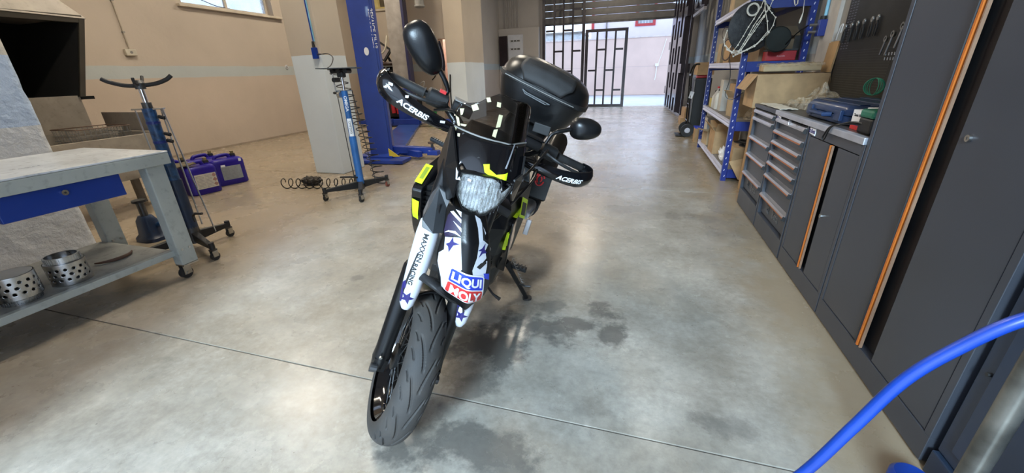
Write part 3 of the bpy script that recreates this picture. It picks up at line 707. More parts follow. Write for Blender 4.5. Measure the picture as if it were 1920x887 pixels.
for q in ([(-.085,.226),(-.07,.236),(-.062,.224),(-.078,.214)], [(-.046,.258),(-.035,.262),(-.03,.252),(-.041,.248)], [(-.012,.256),(.0,.256),(.0,.244),(-.012,.244)], [(-.002,.226),(.010,.226),(.006,.196),(-.007,.192)], [(-.012,.186),(.0,.19),(-.004,.168),(-.015,.170)], [(-.124,.186),(-.114,.184),(-.108,.166),(-.114,.164)], [(-.115,.207),(-.103,.212),(-.105,.196),(-.11,.192)], [(-.112,.146),(-.105,.148),(-.105,.140),(-.111,.139)], [(-.121,.158),(-.116,.157),(-.118,.150)], [(-.108,.172),(-.09,.176),(-.094,.170),(-.106,.168)]):
    wpatch(q, 'sticker_scrap', M_CREAM)
wpatch([(.035,.10),(.04,.10),(.062,.16),(.058,.16)], 'glare_streak', mat('pale_streak', (.35, .35, .37), .4))  # glare along the mask ridge, painted on as a pale strip
for a, b in ((-.045, .108), (.055, .092), (.07, .15), (-.095, .15)): sub(MB().cyl(ws(a, b, 0), ws(a, b, .006), .004, n=10), 'bolt', M_DSTEEL, msk)
# instrument pod and cables behind the screen
bp(MB().loft([ring((-.20, y, 1.155 - abs(y+.02)*.1), (.7, 0, .7), (-.7, 0, .7), .06, .03, 3, 16) for y in (-.12, -.10, -.02, .06, .08)]), 'instrument_pod', M_BLKR, smooth=True)
for pts in ([(-.36, -.22, 1.13), (-.28, -.16, 1.17), (-.16, -.1, 1.12), (-.12, -.04, .98)], [(-.38, .24, 1.15), (-.28, .2, 1.19), (-.14, .12, 1.12), (-.12, .05, .96)], [(-.38, .20, 1.13), (-.24, .19, 1.10), (-.15, .13, 1.0), (-.16, .10, .90)]):
    bp(MB().tube(catmull(pts, 8), .0048, 6), 'cable', M_BLK)
# handlebar, grips, levers, guards, mirrors
bar_pts = catmull([(-.386, -.405, 1.165), (-.380, -.22, 1.162), (-.335, -.13, 1.125), (-.315, -.06, 1.115), (-.315, .07, 1.115), (-.335, .15, 1.125), (-.380, .24, 1.162), (-.386, .425, 1.165)], 6)
hb_ = bp(MB().tube(bar_pts, .012, 12), 'handlebar', M_BLK, smooth=True)
for s, ye, z in ((-1, -.395, 1.165), (1, .415, 1.165)):
    o0 = .0 if s < 0 else .02
    sub(MB().tube([(-.384, s*.27+o0, z), (-.3845, s*.275+o0, z), (-.386, s*.39+o0, z), (-.386, s*.395+o0, z)], [.02, .0165, .0165, .013], 16), 'grip', M_RUB, hb_, smooth=True)
    sw = sub(MB().loft([ring((-.378, s*t+o0, z), (1, 0, 0), (0, 0, 1), r, r*1.05, 3, 16) for t, r in ((.185, .018), (.19, .028), (.255, .028), (.262, .020))]), 'switch_housing', M_BLKR, hb_, smooth=True)
    if s < 0: sub(MB().box((-.375, -.215, z+.032), (.018, .022, .012)), 'stop_switch', M_RED, hb_, 'red engine stop switch')
    sub(MB().tube(catmull([(-.36, s*.19+o0, z), (-.325, s*.22+o0, z-.002), (-.30, s*.28+o0, z-.006), (-.305, s*.37+o0, z-.01), (-.318, s*.395+o0, z-.01)], 5), [.009]*6+[.0065]*15, 8), 'lever', M_DSTEEL, hb_, smooth=True)
    mc = sub(MB().loft([ring((-.35, s*t+o0, z+.012), (1, 0, 0), (0, 0, 1), .022, .022, 3, 12) for t in (.10, .17)]), 'reservoir', M_BLKR, hb_, smooth=True)
    sub(MB().box((-.35, s*.135+o0, z+.036), (.048, .074, .005)), 'reservoir_lid', M_GREYB if s < 0 else M_BLK, hb_, bevel=.001)
    # hand guard
    oy = 0 if s < 0 else .012
    gp = catmull([(-.385, s*.400+oy, z+.002), (-.345, s*.418+oy, z-.002), (-.295, s*.410+oy, z-.010), (-.268, s*.365+oy, z-.024), (-.258, s*.30+oy, z-.036), (-.262, s*.22+oy, z-.044), (-.285, s*.15+oy, z-.052), (-.31, s*.105+oy, z-.056)], 6)
    hh = [.018, .030, .036, .033, .027, .022, .018, .012]; rg = []
    for i, p in enumerate(gp):
        h = lerp(i/6, list(range(8)), hh); a = gp[max(i-1, 0)]; b = gp[min(i+1, len(gp)-1)]; tn = (b-a).normalized(); nn = tn.cross(Vector((0, 0, 1)))*(-s); nn.z = 0; nn.normalize()
        rg.append([p + Vector((0, 0, h)) - nn*.004, p + Vector((0, 0, h*.5)) + nn*.008, p + nn*.011, p - Vector((0, 0, h*.5)) + nn*.008, p - Vector((0, 0, h)) - nn*.004,
                   p - Vector((0, 0, h)) - nn*.008, p - Vector((0, 0, h*.5)) + nn*.003, p + nn*.006, p + Vector((0, 0, h*.5)) + nn*.003, p + Vector((0, 0, h)) - nn*.008])
    hg = sub(MB().loft(rg), 'hand_guard', M_GLOSS, hb_, 'black hand guard with white lettering', smooth=True)
    def gpf(c, s=s, gp=gp):
        y = c.x; best = min(range(len(gp)), key=lambda i: abs(gp[i].y - y)); 
        i = best; j = i+1 if (i+1 < len(gp) and (gp[i+1].y - gp[i].y)*(y-gp[i].y) > 0) else i-1; j = max(0, min(len(gp)-1, j))
        den = gp[j].y-gp[i].y; t = (y-gp[i].y)/den if abs(den) > 1e-6 else 0; p = gp[i].lerp(gp[j], max(0, min(1, t)))
        return Vector((p.x + .013, y, p.z + c.y))
    off = -.295 if s < 0 else .325
    tx = text('ACERBIS', .0245, M_WPRINT, hb_, None, bold=.0008, sx=1.15, shear=.25, fn=lambda c, off=off: gpf(Vector((c.x+off, c.y-.002-abs(c.x)*0, 0))))
    tx['label'] = 'white brand lettering on the hand guard'
    if s < 0:
        for (yy, zz, w_) in ((-.415, .02, .012), (-.40, .005, .01), (-.425, -.008, .008), (-.39, .024, .014), (-.33, .026, .010), (-.20, .012, .016), (-.16, .0, .006)):
            fan([(yy, zz), (yy+w_, zz+.006), (yy+w_*1.1, zz-.002), (yy+.002, zz-.007)], gpf, 'white_fleck', M_WPRINT, hb_, cuts=1)
    # mirror
    if s < 0:
        st_ = catmull([(-.37, -.205, 1.145), (-.375, -.21, 1.185), (-.38, -.20, 1.205), (-.382, -.225, 1.235), (-.385, -.262, 1.262)], 5); cc = Vector((-.385, -.322, 1.295)); ax = Vector((0, -.70, .58)).normalized(); rl, rw = .088, .050
    else:
        st_ = catmull([(-.37, .212, 1.15), (-.375, .218, 1.20), (-.38, .225, 1.235), (-.382, .25, 1.258), (-.385, .285, 1.282)], 5); cc = Vector((-.388, .342, 1.308)); ax = Vector((0, .93, .36)).normalized(); rl, rw = .064, .042
    mr = sub(MB().tube(st_, [.010]*5+[.0075]*8+[.009]*(len(st_)-13), 10), 'mirror_stem', M_BLK, hb_, smooth=True)
    fwd = Vector((1, 0, .1)).normalized(); side = ax.cross(fwd).normalized(); fwd = side.cross(ax).normalized()
    rs = []
    for t, k in ((-.012, .90), (-.010, 1.0), (.0, 1.0), (.016, .92), (.028, .72), (.036, .40), (.038, .1)):
        rs.append([cc + fwd*t + ax*(rl*k*math.copysign(abs(math.cos(a))**(2/2.5), math.cos(a))) + side*(rw*k*(1+.18*math.cos(a)*(1 if s < 0 else -1.2))*math.copysign(abs(math.sin(a))**(2/2.5), math.sin(a))) for a in [2*PI*j/32 for j in range(32)]])
    mh = sub(MB().loft(rs), 'mirror', M_BLK, hb_, 'black oval mirror shell', smooth=True)
# --- grey deflector in front of the right shroud, white stripe
dfp = [Vector(p) for p in ((-.05, -.150, .992), (-.01, -.162, .935), (.045, -.172, .915), (.055, -.164, .893), (.078, -.132, .898), (.055, -.098, .898), (.0, -.090, .935), (-.01, -.086, .952), (-.035, -.118, .985))]
dfl = bp(MB().loft([dfp, [p + Vector((-.05, .0, .004)) for p in dfp]]), 'air_deflector', M_GREYP, 'dark grey angular deflector above the fork guard', bevel=.003)
sub(MB().add([(-.005, -.135, .962), (.018, -.142, .928), (.03, -.122, .915)], [(0, 1, 2)]), 'recess', M_BLK, dfl, thick=.004)
bp(MB().loft([[(-.13, -.145, 1.07), (-.09, -.12, 1.09), (-.12, -.10, 1.08)], [(-.10, -.125, .97), (-.03, -.105, .99), (-.10, -.075, .98)], [(-.07, -.085, .90), (-.02, -.065, .93), (-.08, -.04, .93)]]), 'inner_cowl', M_BLK, bevel=.004)

# ================= body-frame parts
I4 = Matrix.Identity(4)
def bb(mb, name, m, label=None, **k): return bp(mb, name, m, label, M=I4, **k)
# tank + seat + tail
bb(MB().loft([ring((x, 0, z), (0, 1, 0), (0, 0, 1), ry, rz, 2.6, 20) for x, z, ry, rz in ((-.36, .90, .06, .06), (-.42, .92, .13, .09), (-.58, .93, .17, .12), (-.74, .91, .16, .10), (-.86, .87, .11, .06))]), 'fuel_tank', M_GLOSS, smooth=True)
bb(MB().loft([ring((x, 0, z), (0, 1, 0), (0, 0, 1), ry, rz, 3, 20) for x, z, ry, rz in ((-.78, .91, .08, .04), (-.9, .89, .13, .045), (-1.1, .90, .15, .05), (-1.3, .93, .14, .05), (-1.5, .97, .10, .04))]), 'seat', M_RUB, smooth=True)
bb(MB().loft([ring((x, 0, z), (0, 1, 0), (0, 0, 1), ry, rz, 3, 16) for x, z, ry, rz in ((-.95, .82, .10, .05), (-1.2, .86, .14, .05), (-1.5, .92, .12, .05), (-1.75, .97, .07, .03))]), 'tail_panel', M_BLK, smooth=True)
# shrouds
def shroud(s):
    side = [(-.80, .955), (-.62, .925), (-.48, .880), (-.375, .832), (-.362, .815), (-.40, .70), (-.46, .60), (-.53, .495), (-.60, .50), (-.68, .62), (-.80, .76), (-.86, .88)]
    def Y(x): return lerp(x, [-.86, -.7, -.5, -.36], [.15, .20, .235, .225])
    V = []; n = len(side)
    outer = [Vector((x, s*Y(x), z)) for x, z in side]; inner = [Vector((x-.01, s*(Y(x)-.045), z)) for x, z in side]
    mb = MB(); mb.loft([outer, inner]); o = bb(mb, 'shroud', M_GLOSS, 'gloss black radiator shroud with neon yellow stickers', bevel=.006)
    # scoop walls behind the front edge, back toward the tank
    q = MB(); q.loft([[(-.40, s*.19, .83), (-.48, s*.19, .60), (-.56, s*.17, .60), (-.5, s*.17, .85)], [(-.46, s*.10, .84), (-.54, s*.07, .58), (-.60, s*.07, .58), (-.54, s*.08, .86)]]); sub(q, 'radiator', M_BLKR, o)
    for k in range(9):
        z = .60 + .026*k; x = lerp(z, [.60, .84], [-.475, -.395])
        sub(MB().loft([[(x+.012, s*.20, z), (x-.018, s*.20, z+.012), (x-.018, s*.20, z+.009), (x+.012, s*.20, z-.003)], [(x-.045, s*.085, z), (x-.075, s*.085, z+.012), (x-.075, s*.085, z+.009), (x-.045, s*.085, z-.003)]]), 'louvre', M_BLK, o)
    def sf(c, off=.003): return Vector((c.x, s*(Y(c.x)+off), c.y))
    fan([(-.70, .72), (-.56, .80), (-.50, .80), (-.50, .76), (-.62, .68), (-.70, .66)], sf, 'white_streak', M_WPRINT, o, cuts=2) if s < 0 else None
    # front-edge strip sticker
    def ff(c): # c.x across the edge thickness 0..1, c.y = param down the front edge
        x = lerp(c.y, [.495, .60, .70, .815], [-.53, -.46, -.40, -.362]); return Vector((x + .004, s*(Y(x) - .045*c.x), c.y))
    fan([(.15, .77), (.85, .765), (.80, .66), (.25, .67)], ff, 'yellow_sticker', M_YEL, o, cuts=2)
    def tf(c): # along the top edge
        z = lerp(c.y, [-.80, -.62, -.48, -.375], [.955, .925, .88, .832]); return Vector((c.y, s*(Y(c.y) - .045*c.x), z + .004))
    y_ = fan([(-.02, -.385), (.72, -.385), (.72, -.50), (-.02, -.50)], tf, 'yellow_sticker', M_YEL, o, cuts=3)
    fan([(.2, -.41), (.55, -.41), (.55, -.48), (.2, -.48)], lambda c: tf(c) + Vector((0, 0, .001)), 'sticker_print', mat('olive_print', (.28, .38, .03), .5), o, cuts=2)
    fan([(.75, -.54), (1.0, -.54), (.9, -.76), (.75, -.76)], tf, 'white_streak', M_WPRINT, o, cuts=2)
    return o
shroud(-1); sl = shroud(1)
# large left scoop in front of the shroud (toward the image right), lower cowl
cw = bb(MB().loft([[(-.30, .10, .93), (-.36, .19, .95), (-.50, .235, .96), (-.50, .12, .96)], [(-.27, .12, .80), (-.33, .20, .80), (-.50, .245, .80), (-.50, .12, .80)], [(-.31, .12, .66), (-.37, .185, .65), (-.52, .235, .64), (-.52, .12, .64)], [(-.40, .10, .52), (-.44, .15, .50), (-.56, .19, .50), (-.56, .10, .50)], [(-.46, .08, .44), (-.50, .12, .43), (-.58, .14, .43), (-.58, .08, .43)]]), 'left_scoop', M_BLK, 'black louvred scoop on the left side', bevel=.006)
for k in range(9):
    z = .52 + .021*k; x = lerp(z, [.50, .66, .80], [-.405, -.325, -.285])
    sub(MB().loft([[(x+.008, .100, z), (x-.01, .100, z+.008), (x-.01, .1, z-.004)], [(x-.045+.008, .178, z-.004), (x-.055, .178, z+.004), (x-.055, .178, z-.008)]]), 'louvre', M_GLOSS, cw)
fan([(-.36, .70), (-.36, .775), (-.415, .775), (-.425, .70)], lambda c: Vector((c.x, .205 + (-.36-c.x)*.28 + .004, c.y)), 'yellow_sticker', M_YEL, cw, cuts=1)
yd = fan([(-.40, .93), (-.43, .83), (-.50, .80), (-.47, .90)], lambda c: Vector((c.x, .214 + (-.40-c.x)*.25 + .008, c.y)), 'yellow_sticker', M_YEL, cw, cuts=1)
fan([(-.415, .905), (-.437, .84), (-.485, .82), (-.463, .885)], lambda c: Vector((c.x, .214 + (-.40-c.x)*.25 + .010, c.y)), 'sticker_centre', M_INK, cw, cuts=1)
# frame, engine
for pts in ([(-.30, 0, .92), (-.42, .02, .70), (-.46, .05, .42), (-.60, .12, .26), (-.95, .14, .28), (-1.0, .13, .50)], [(-.30, 0, .92), (-.42, -.02, .70), (-.46, -.05, .42), (-.60, -.12, .26), (-.95, -.14, .28), (-1.0, -.13, .50)], [(-.30, 0, .95), (-.7, .10, .80), (-1.0, .13, .5)], [(-.30, 0, .95), (-.7, -.10, .80), (-1.0, -.13, .5)], [(-.8, .12, .76), (-1.2, .12, .84), (-1.6, .10, .93)], [(-.8, -.12, .76), (-1.2, -.12, .84), (-1.6, -.10, .93)]):
    bb(MB().tube(catmull(pts, 6), .017, 10), 'frame_tube', M_BLKR, smooth=True)
eng = bb(MB().loft([ring((-.74, y, .40), (1, 0, 0), (0, 0, 1), r, r*.85, 3, 20) for y, r in ((-.19, .10), (-.16, .15), (-.08, .19), (.08, .19), (.15, .15), (.18, .10))]), 'engine_block', M_DSTEEL, smooth=True)
for k in range(8): sub(MB().box((-.62+.008*k, 0, .52+.022*k), (.17, .19, .008)), 'cooling_fin', M_BLKR, eng)
sub(MB().box((-.59, 0, .60), (.12, .14, .20)), 'cylinder', M_BLKR, eng)
bb(MB().tube(catmull([(-.52, .05, .62), (-.44, .07, .50), (-.48, .10, .36), (-.70, .16, .34), (-1.0, .17, .45), (-1.1, .17, .60)], 6), .021, 12), 'exhaust_header', M_STEEL, smooth=True)
bb(MB().loft([ring((x, y, z), (0, 1, 0), (-.45, 0, .9), ry, rz, 2.6, 20) for x, y, z, ry, rz in ((-1.00, .20, .62, .028, .028), (-1.06, .205, .66, .05, .06))]), 'exhaust_collector', M_STEEL, smooth=True)
mu = bb(MB().loft([ring((x, y, z), (0, 1, 0), (-.45, 0, .9), ry, rz, 2.6, 20) for x, y, z, ry, rz in ((-1.05, .205, .66, .052, .062), (-1.07, .205, .67, .058, .068), (-1.5, .225, .95, .058, .070), (-1.53, .225, .97, .045, .055))]), 'muffler', M_BLK, 'black high muffler with red swirl mark', smooth=True)
for a0, r in ((.3, .030), (1.8, .020), (3.6, .030)):
    pts = [Vector((-1.14 + r*math.cos(a0+t*.35)*.7, .268, .76 + r*math.sin(a0+t*.35)*1.2)) for t in range(8)]
    sub(MB().tube(pts, .0045, 6), 'red_swirl', M_RED, mu)
for a0, r in ((.3, .030), (1.8, .020), (3.6, .030), (5.2, .012)):
    pts = [Vector((-.994, .222 + r*math.cos(a0+t*.35)*.8, .845 + r*math.sin(a0+t*.35)*1.2)) for t in range(8)]
    sub(MB().tube(pts, .0045, 6), 'red_swirl', M_RED, mu)
sub(MB().loft([ring((-1.005, y, .825), (1, 0, 0), (0, 0, 1), .008, rz, 3, 12) for y, rz in ((.175, .09), (.19, .10), (.275, .10), (.285, .09))]), 'heat_shield', M_BLK, mu)
# swingarm, pegs, levers, stand
for s in (-1, 1): bb(MB().loft([ring(p, (0, 1, 0), (0, 0, 1), .018, .032, 4, 12) for p in ((-.95, s*.11, .40), (-1.2, s*.12, .36), (-1.5, s*.12, .31))]), 'swingarm', M_DSTEEL, smooth=True)
bb(MB().tube([(-1.02, .1, .45), (-1.12, .02, .72)], [.03, .03], 12), 'shock_absorber', M_BLKR)
bb(MB().lathe([(.0, 0), (.08, 0), (.08, .006), (0, .006)], 30, frameM((-1.47, .07, .31), (1, 0, 0), (0, 0, 1))), 'sprocket', M_DSTEEL)
bb(MB().loft([ring((x, 0, z), (0, 1, 0), (0, 0, 1), .09, .02, 4, 12) for x, z in ((-1.5, .88), (-1.75, .86), (-1.95, .70), (-2.02, .60))]), 'rear_fender', M_BLK, smooth=True)
for s in (-1, 1):
    pg = bb(MB().box((-.86, s*.265, .36), (.035, .11, .022)), 'footpeg', M_BLKR, bevel=.004)
    for k in range(5): sub(MB().box((-.86, s*(.225+.02*k), .374), (.036, .006, .008)), 'tooth', M_DSTEEL, pg)
bb(MB().box((-1.05, .235, .53), (.02, .03, .10)), 'peg_hanger', M_ALU, bevel=.003)
bb(MB().tube([(-.62, .16, .33), (-.56, .21, .335), (-.54, .25, .335)], [.006, .006, .010], 8), 'shift_lever', M_DSTEEL)
pp = bb(MB().loft([ring(p, (1, 0, 0), (0, .15, 1), .017, .011, 4, 12) for p in ((-.9, -.22, .862), (-.9, -.30, .874), (-.9, -.387, .888))]), 'passenger_peg', M_BLK, 'ribbed rubber passenger peg folded out', smooth=True)
for k in range(7): sub(MB().box((-.893, -.29-.012*k, .884+.0019*k), (.014, .006, .006)), 'rib', M_GREYP, pp)
bb(MB().tube([(-.9, -.14, .84), (-.9, -.27, .869)], .011, 8), 'peg_bracket', M_BLKR)
S0, S1 = Vector((-.80, .20, .40)), Vector((-.953, .378, .123))
sdir = (S1-S0).normalized()
ss = bb(MB().tube([S0, S0+sdir*.05, S1], [.018, .014, .012], 12), 'side_stand', M_BLKR, smooth=True)
up_b = Rb.inverted().to_3x3() @ Vector((0, 0, 1))
sub(MB().cyl(S1 - up_b*.0, S1 + up_b*.012, .028, n=16), 'stand_foot', M_DSTEEL, ss)
sub(MB().tube([S0.lerp(S1, .55), S0.lerp(S1, .55) + Vector((.02, .045, .01)), S0.lerp(S1, .55) + Vector((.02, .075, .02))], .006, 8), 'stand_tab', M_DSTEEL, ss)
pts = []
for k in range(60):
    t = k/59; c = (S0 + Vector((.02, .03, .05))).lerp(S0.lerp(S1, .5) + Vector((0, .04, 0)), t); pts.append(c + Vector((math.cos(k*1.05)*.008, math.sin(k*1.05)*.008, 0)))
sub(MB().tube(pts, .0022, 5), 'return_spring', M_STEEL, ss)
bb(MB().loft([[(-.46, -.10, .45), (-.46, .10, .45), (-.46, .10, .41), (-.46, -.10, .41)], [(-.52, -.12, .30), (-.52, .12, .30), (-.52, .12, .24), (-.52, -.12, .24)], [(-.9, -.13, .22), (-.9, .13, .22), (-.9, .13, .19), (-.9, -.13, .19)]]), 'skid_plate', M_BLKR, bevel=.008)
# rack and top case
bb(MB().loft([[(-.98, -.10, 1.02), (-.98, .16, 1.02), (-.98, .16, 1.0), (-.98, -.10, 1.0)], [(-1.42, -.08, 1.14), (-1.42, .20, 1.14), (-1.42, .20, 1.11), (-1.42, -.08, 1.11)]]), 'rack_plate', M_BLKR, bevel=.006)
for s in (-1, 1): bb(MB().tube([(-1.0, s*.09+.02, .92), (-1.12, s*.10+.03, 1.06), (-1.40, s*.10+.05, 1.12)], .012, 8), 'rack_tube', M_BLK, smooth=True)
def crow(z, k, p=3.2, kx=1., dz=0.):
    return ring((-1.245, .078, z), (0, 1, 0), (1, 0, 0), .253*k, .205*kx, p, 48)
body = MB().loft([crow(1.125, .62, 3.5, .70), crow(1.135, .72, 3.5, .80), crow(1.20, .86, 3.4, .90), crow(1.27, .97, 3.2, .985), crow(1.296, .985, 3.2, .99)])
tc = bb(body, 'top_case', M_BLK, 'black rounded top case on the rear rack', smooth=True)
tc.matrix_local = Matrix.Translation((-1.24, -.17, 1.30)) @ Matrix.Rotation(math.radians(-8), 4, 'X') @ Matrix.Translation((1.24, .17, -1.297))
sub(MB().loft([crow(1.290, .99, 3.2, 1.0), crow(1.292, 1.02, 3.2, 1.02), crow(1.312, 1.02, 3.2, 1.02), crow(1.315, .99, 3.2, 1.0)]), 'case_seam', M_BLKR, tc, smooth=True)
sub(MB().loft([crow(1.300, 1.0, 3.2, 1.0), crow(1.335, .985, 2.8, .98), crow(1.370, .925, 2.6, .93), crow(1.400, .80, 2.5, .83), crow(1.418, .62, 2.5, .68), crow(1.427, .42, 2.5, .45), crow(1.429, .2, 2.5, .2)]), 'case_lid', M_BLK, tc, smooth=True)
def pad(u, v):   # raised matte pad over the lid front
    y = .085 + (u-.5)*lerp(v, [0, .25, 1], [.21, .30, .27]); 
    z = lerp(v, [0, .12, .35, .6, 1], [1.318, 1.350, 1.392, 1.417, 1.424]); x = lerp(v, [0, .12, .35, .6, 1], [-1.030, -1.036, -1.060, -1.11, -1.24])
    return Vector((x + .006 - .6*(y-.078)**2, y, z + .003 - .5*(y-.078)**2))
sub(MB().grid(pad, 18, 18), 'lid_pad', M_RUB, tc, smooth=True, thick=.008)
sub(MB().tube([(-1.034, -.005, 1.272), (-1.030, .015, 1.258), (-1.028, .135, 1.254), (-1.032, .155, 1.262), (-1.030, .02, 1.266), (-1.034, -.005, 1.272)], .003, 6), 'latch_outline', M_GREYP, tc)
sub(MB().box((-1.034, .07, 1.262), (.010, .12, .012)), 'latch', M_BLKR, tc, bevel=.003)
sub(MB().tube([(-1.040, -.12, 1.302), (-1.026, -.02, 1.302), (-1.022, .08, 1.302), (-1.026, .18, 1.302), (-1.045, .27, 1.302)], .0025, 6), 'seam_highlight', M_GREYB, tc)
bb(MB().box((-1.0, .15, 1.10), (.03, .09, .05)), 'case_lock', M_BLKR, bevel=.004)

# ================================================================== LEFT SIDE
# workbench
wb_ = thing('workbench', 'grey steel workbench on castors with blue drawer and lower shelf', 'workbench', (-3.3, 1.0, 0))
def W(mb, name, m, label=None, **k):
    o = mb.obj(name, m, wb_, M=Matrix.Translation((3.3, -1.0, 0)), **k)
    if label: o['label'] = label
    return o
X0, X1, Y0, Y1 = -3.72, -2.90, -.35, 1.83
W(MB().b2((X0, Y0, .862), (X1, Y1, .872)), 'bench_top', M_BENCHTOP, 'scuffed whitish bench top', bevel=.002)
fr = MB(); fr.b2((X1-.03, Y0, .79), (X1, Y1, .861)); fr.b2((X0, Y0, .79), (X0+.03, Y1, .861)); fr.b2((X0, Y1-.03, .79), (X1-.03, Y1, .861)); fr.b2((X0, Y0, .79), (X1-.03, Y0+.03, .861))
W(fr, 'top_frame', M_BENCH, bevel=.004)
for x, y in ((X1-.06, Y1-.09), (X0+.06, Y1-.09), (X1-.06, Y0+.09), (X0+.06, Y0+.09)):
    lg = W(MB().box((x, y, .45), (.075, .11, .69), taper=1.), 'leg', M_BENCH, bevel=.006)
    for dy in (-.025, .025): sub(MB().cyl((x+.036, y+dy, .215), (x+.042, y+dy, .215), .008, n=10), 'bolt', M_STEEL, lg)
    c = W(MB().b2((x-.04, y-.05, .095), (x+.04, y+.05, .105)), 'castor', M_STEEL)
    sub(MB().b2((x-.022, y-.05, .03), (x-.018, y+.0, .095)), 'fork', M_STEEL, c); sub(MB().b2((x+.018, y-.05, .03), (x+.022, y+.0, .095)), 'fork', M_STEEL, c)
    sub(MB().cyl((x-.015, y-.03, .040), (x+.015, y-.03, .040), .040, n=24), 'wheel', M_RUB, c, smooth=True)
    sub(MB().cyl((x-.026, y-.03, .040), (x+.026, y-.03, .040), .010, n=10), 'axle_bolt', M_STEEL, c)
sf_ = MB(); sf_.b2((X0+.02, Y0+.05, .208), (X1-.10, Y1-.14, .214)); W(sf_, 'lower_shelf', mat('shelf_greyish', (.30, .30, .27), .45, var=.2, dirt=.4), 'dusty lower shelf')
sf_ = MB(); sf_.b2((X1-.10, Y0+.05, .175), (X1-.06, Y1-.14, .216)); sf_.b2((X0+.02, Y1-.17, .18), (X1-.1, Y1-.14, .207)); W(sf_, 'shelf_edge', M_BENCH, bevel=.003)
dr = W(MB().b2((-3.45, 1.02, .655), (X1-.045, 1.555, .785)), 'drawer', M_DRAWER, 'bright blue drawer with round lock', bevel=.004)
sub(MB().cyl((X1-.047, 1.285, .745), (X1-.033, 1.285, .745), .015, n=20), 'lock', M_CHROME, dr)
sub(MB().cyl((X1-.034, 1.285, .745), (X1-.031, 1.285, .745), .005, n=8), 'keyhole', M_INK, dr)
d2 = W(MB().loft([[(-3.4, .35, .785), (-3.4, .86, .785), (-3.4, .86, .63), (-3.4, .35, .63)], [(-2.97, .35, .785), (-2.97, .86, .785), (-2.97, .86, .63), (-2.97, .35, .63)]]), 'drawer', M_BENCH, 'grey open tool tray under the bench top', bevel=.003)
# parts on the lower shelf
for i, (x, y, rr, lab) in enumerate([(-3.10, 1.00, .088, 'perforated steel sleeve with a toothed bottom ring, left one of the clear pair on the bench shelf'), (-3.12, 1.225, .086, 'perforated steel sleeve with a ring on top, right of the pair on the bench shelf'), (-3.05, .80, .05, 'plain steel tube end at the left edge on the bench shelf')]):
    lab = ['perforated steel sleeve with toothed bottom ring on the bench shelf', 'perforated steel sleeve with ribbed top ring beside the bench leg', 'plain steel tube at the far left edge on the bench shelf'][i]
    t = thing('steel_sleeve', lab, 'steel sleeve', (x, y, .2145), .3, 'steel sleeves on the lower bench shelf' if i < 2 else None)
    if i == 2:
        MB().lathe([(rr, 0), (rr, .15), (rr-.008, .15), (rr-.008, 0)], 32, close=True).obj('tube', M_STEEL, t, smooth=True); continue
    # wall built with real holes: quads around ring, skipping hole cells, hole rims rounded
    n, H = 60, .13; z0 = .03 if i == 0 else 0
    holes = []
    for row, zc in enumerate((.036, .066, .096)):
        for k in range(7): holes.append(((k+.5*(row % 2))*.40 + .1, zc))
    b = MB(); NZ = 44; NA = 200; V = []; keep = []
    for j in range(NZ+1):
        for k in range(NA): a = 2*PI*k/NA; V.append((rr*math.cos(a), rr*math.sin(a), z0 + H*j/NZ))
    def inh(a, z): return any(((((a-h[0]+PI) % (2*PI))-PI)*rr)**2 + (z-h[1])**2 < .0078**2 for h in holes)
    F = [(j*NA+k, j*NA+(k+1) % NA, (j+1)*NA+(k+1) % NA, (j+1)*NA+k) for j in range(NZ) for k in range(NA) if not inh((2*PI*(k+.5)/NA + 2.1) % (2*PI), H*(j+.5)/NZ)]
    b.add(V, F); b.obj('sleeve', M_STEEL, t, smooth=True, thick=.004)
    zt = z0+H if i == 1 else 0
    rg = MB().lathe([(rr-.012, zt), (rr-.012, zt+.035), (rr-.018, zt+.035), (rr-.018, zt)], 48, close=True).obj('ring', M_STEEL, t, smooth=True)
    for k in range(40):
        a = 2*PI*k/40; MB().box(((rr-.011)*math.cos(a), (rr-.011)*math.sin(a), zt+.0175), (.004, .004, .03), Matrix.Rotation(a, 3, 'Z')).obj('tooth', M_STEEL, rg)
    MB().lathe([(rr+.0005, z0+H-.012), (rr+.002, z0+H-.010), (rr+.002, z0+H), (rr-.004, z0+H)], 60).obj('rim', M_STEEL, t, smooth=True)
pts = [(-3.30 + .13*math.cos(a), 1.50 + .12*math.sin(a), .2262) for a in [math.radians(-60 + 8*k) for k in range(16)]]
tagp(MB().tube(pts, [.004 + .007*math.sin(PI*k/15) for k in range(16)], 8).obj('curved_strap', mat('rusty_brown', (.10, .05, .03), .7)), 'curved rusty brown strip lying on the lower bench shelf', 'strip')
# blue bottle jack behind the bench
t = thing('bottle_jack', 'dark blue hydraulic jack base standing behind the workbench', 'jack', (-4.02, 2.18, 0))
MB().loft([ring((0, 0, z), (1, 0, 0), (0, 1, 0), r, r*.8, 3, 20) for z, r in ((0, .12), (.03, .12), (.06, .09), (.18, .075), (.22, .05))]).obj('body', mat('jack_dark_blue', (.012, .03, .075), .35, var=.3, dirt=.4), t, smooth=True)
MB().cyl((0, 0, .2), (0, 0, .34), .028).obj('piston', M_DSTEEL, t); MB().tube([(.06, .02, .12), (.12, .03, .16)], .018, 10).obj('pump', M_JBLUE, t); MB().cyl((0, 0, .34), (0, 0, .36), .05).obj('saddle', M_BLKR, t)

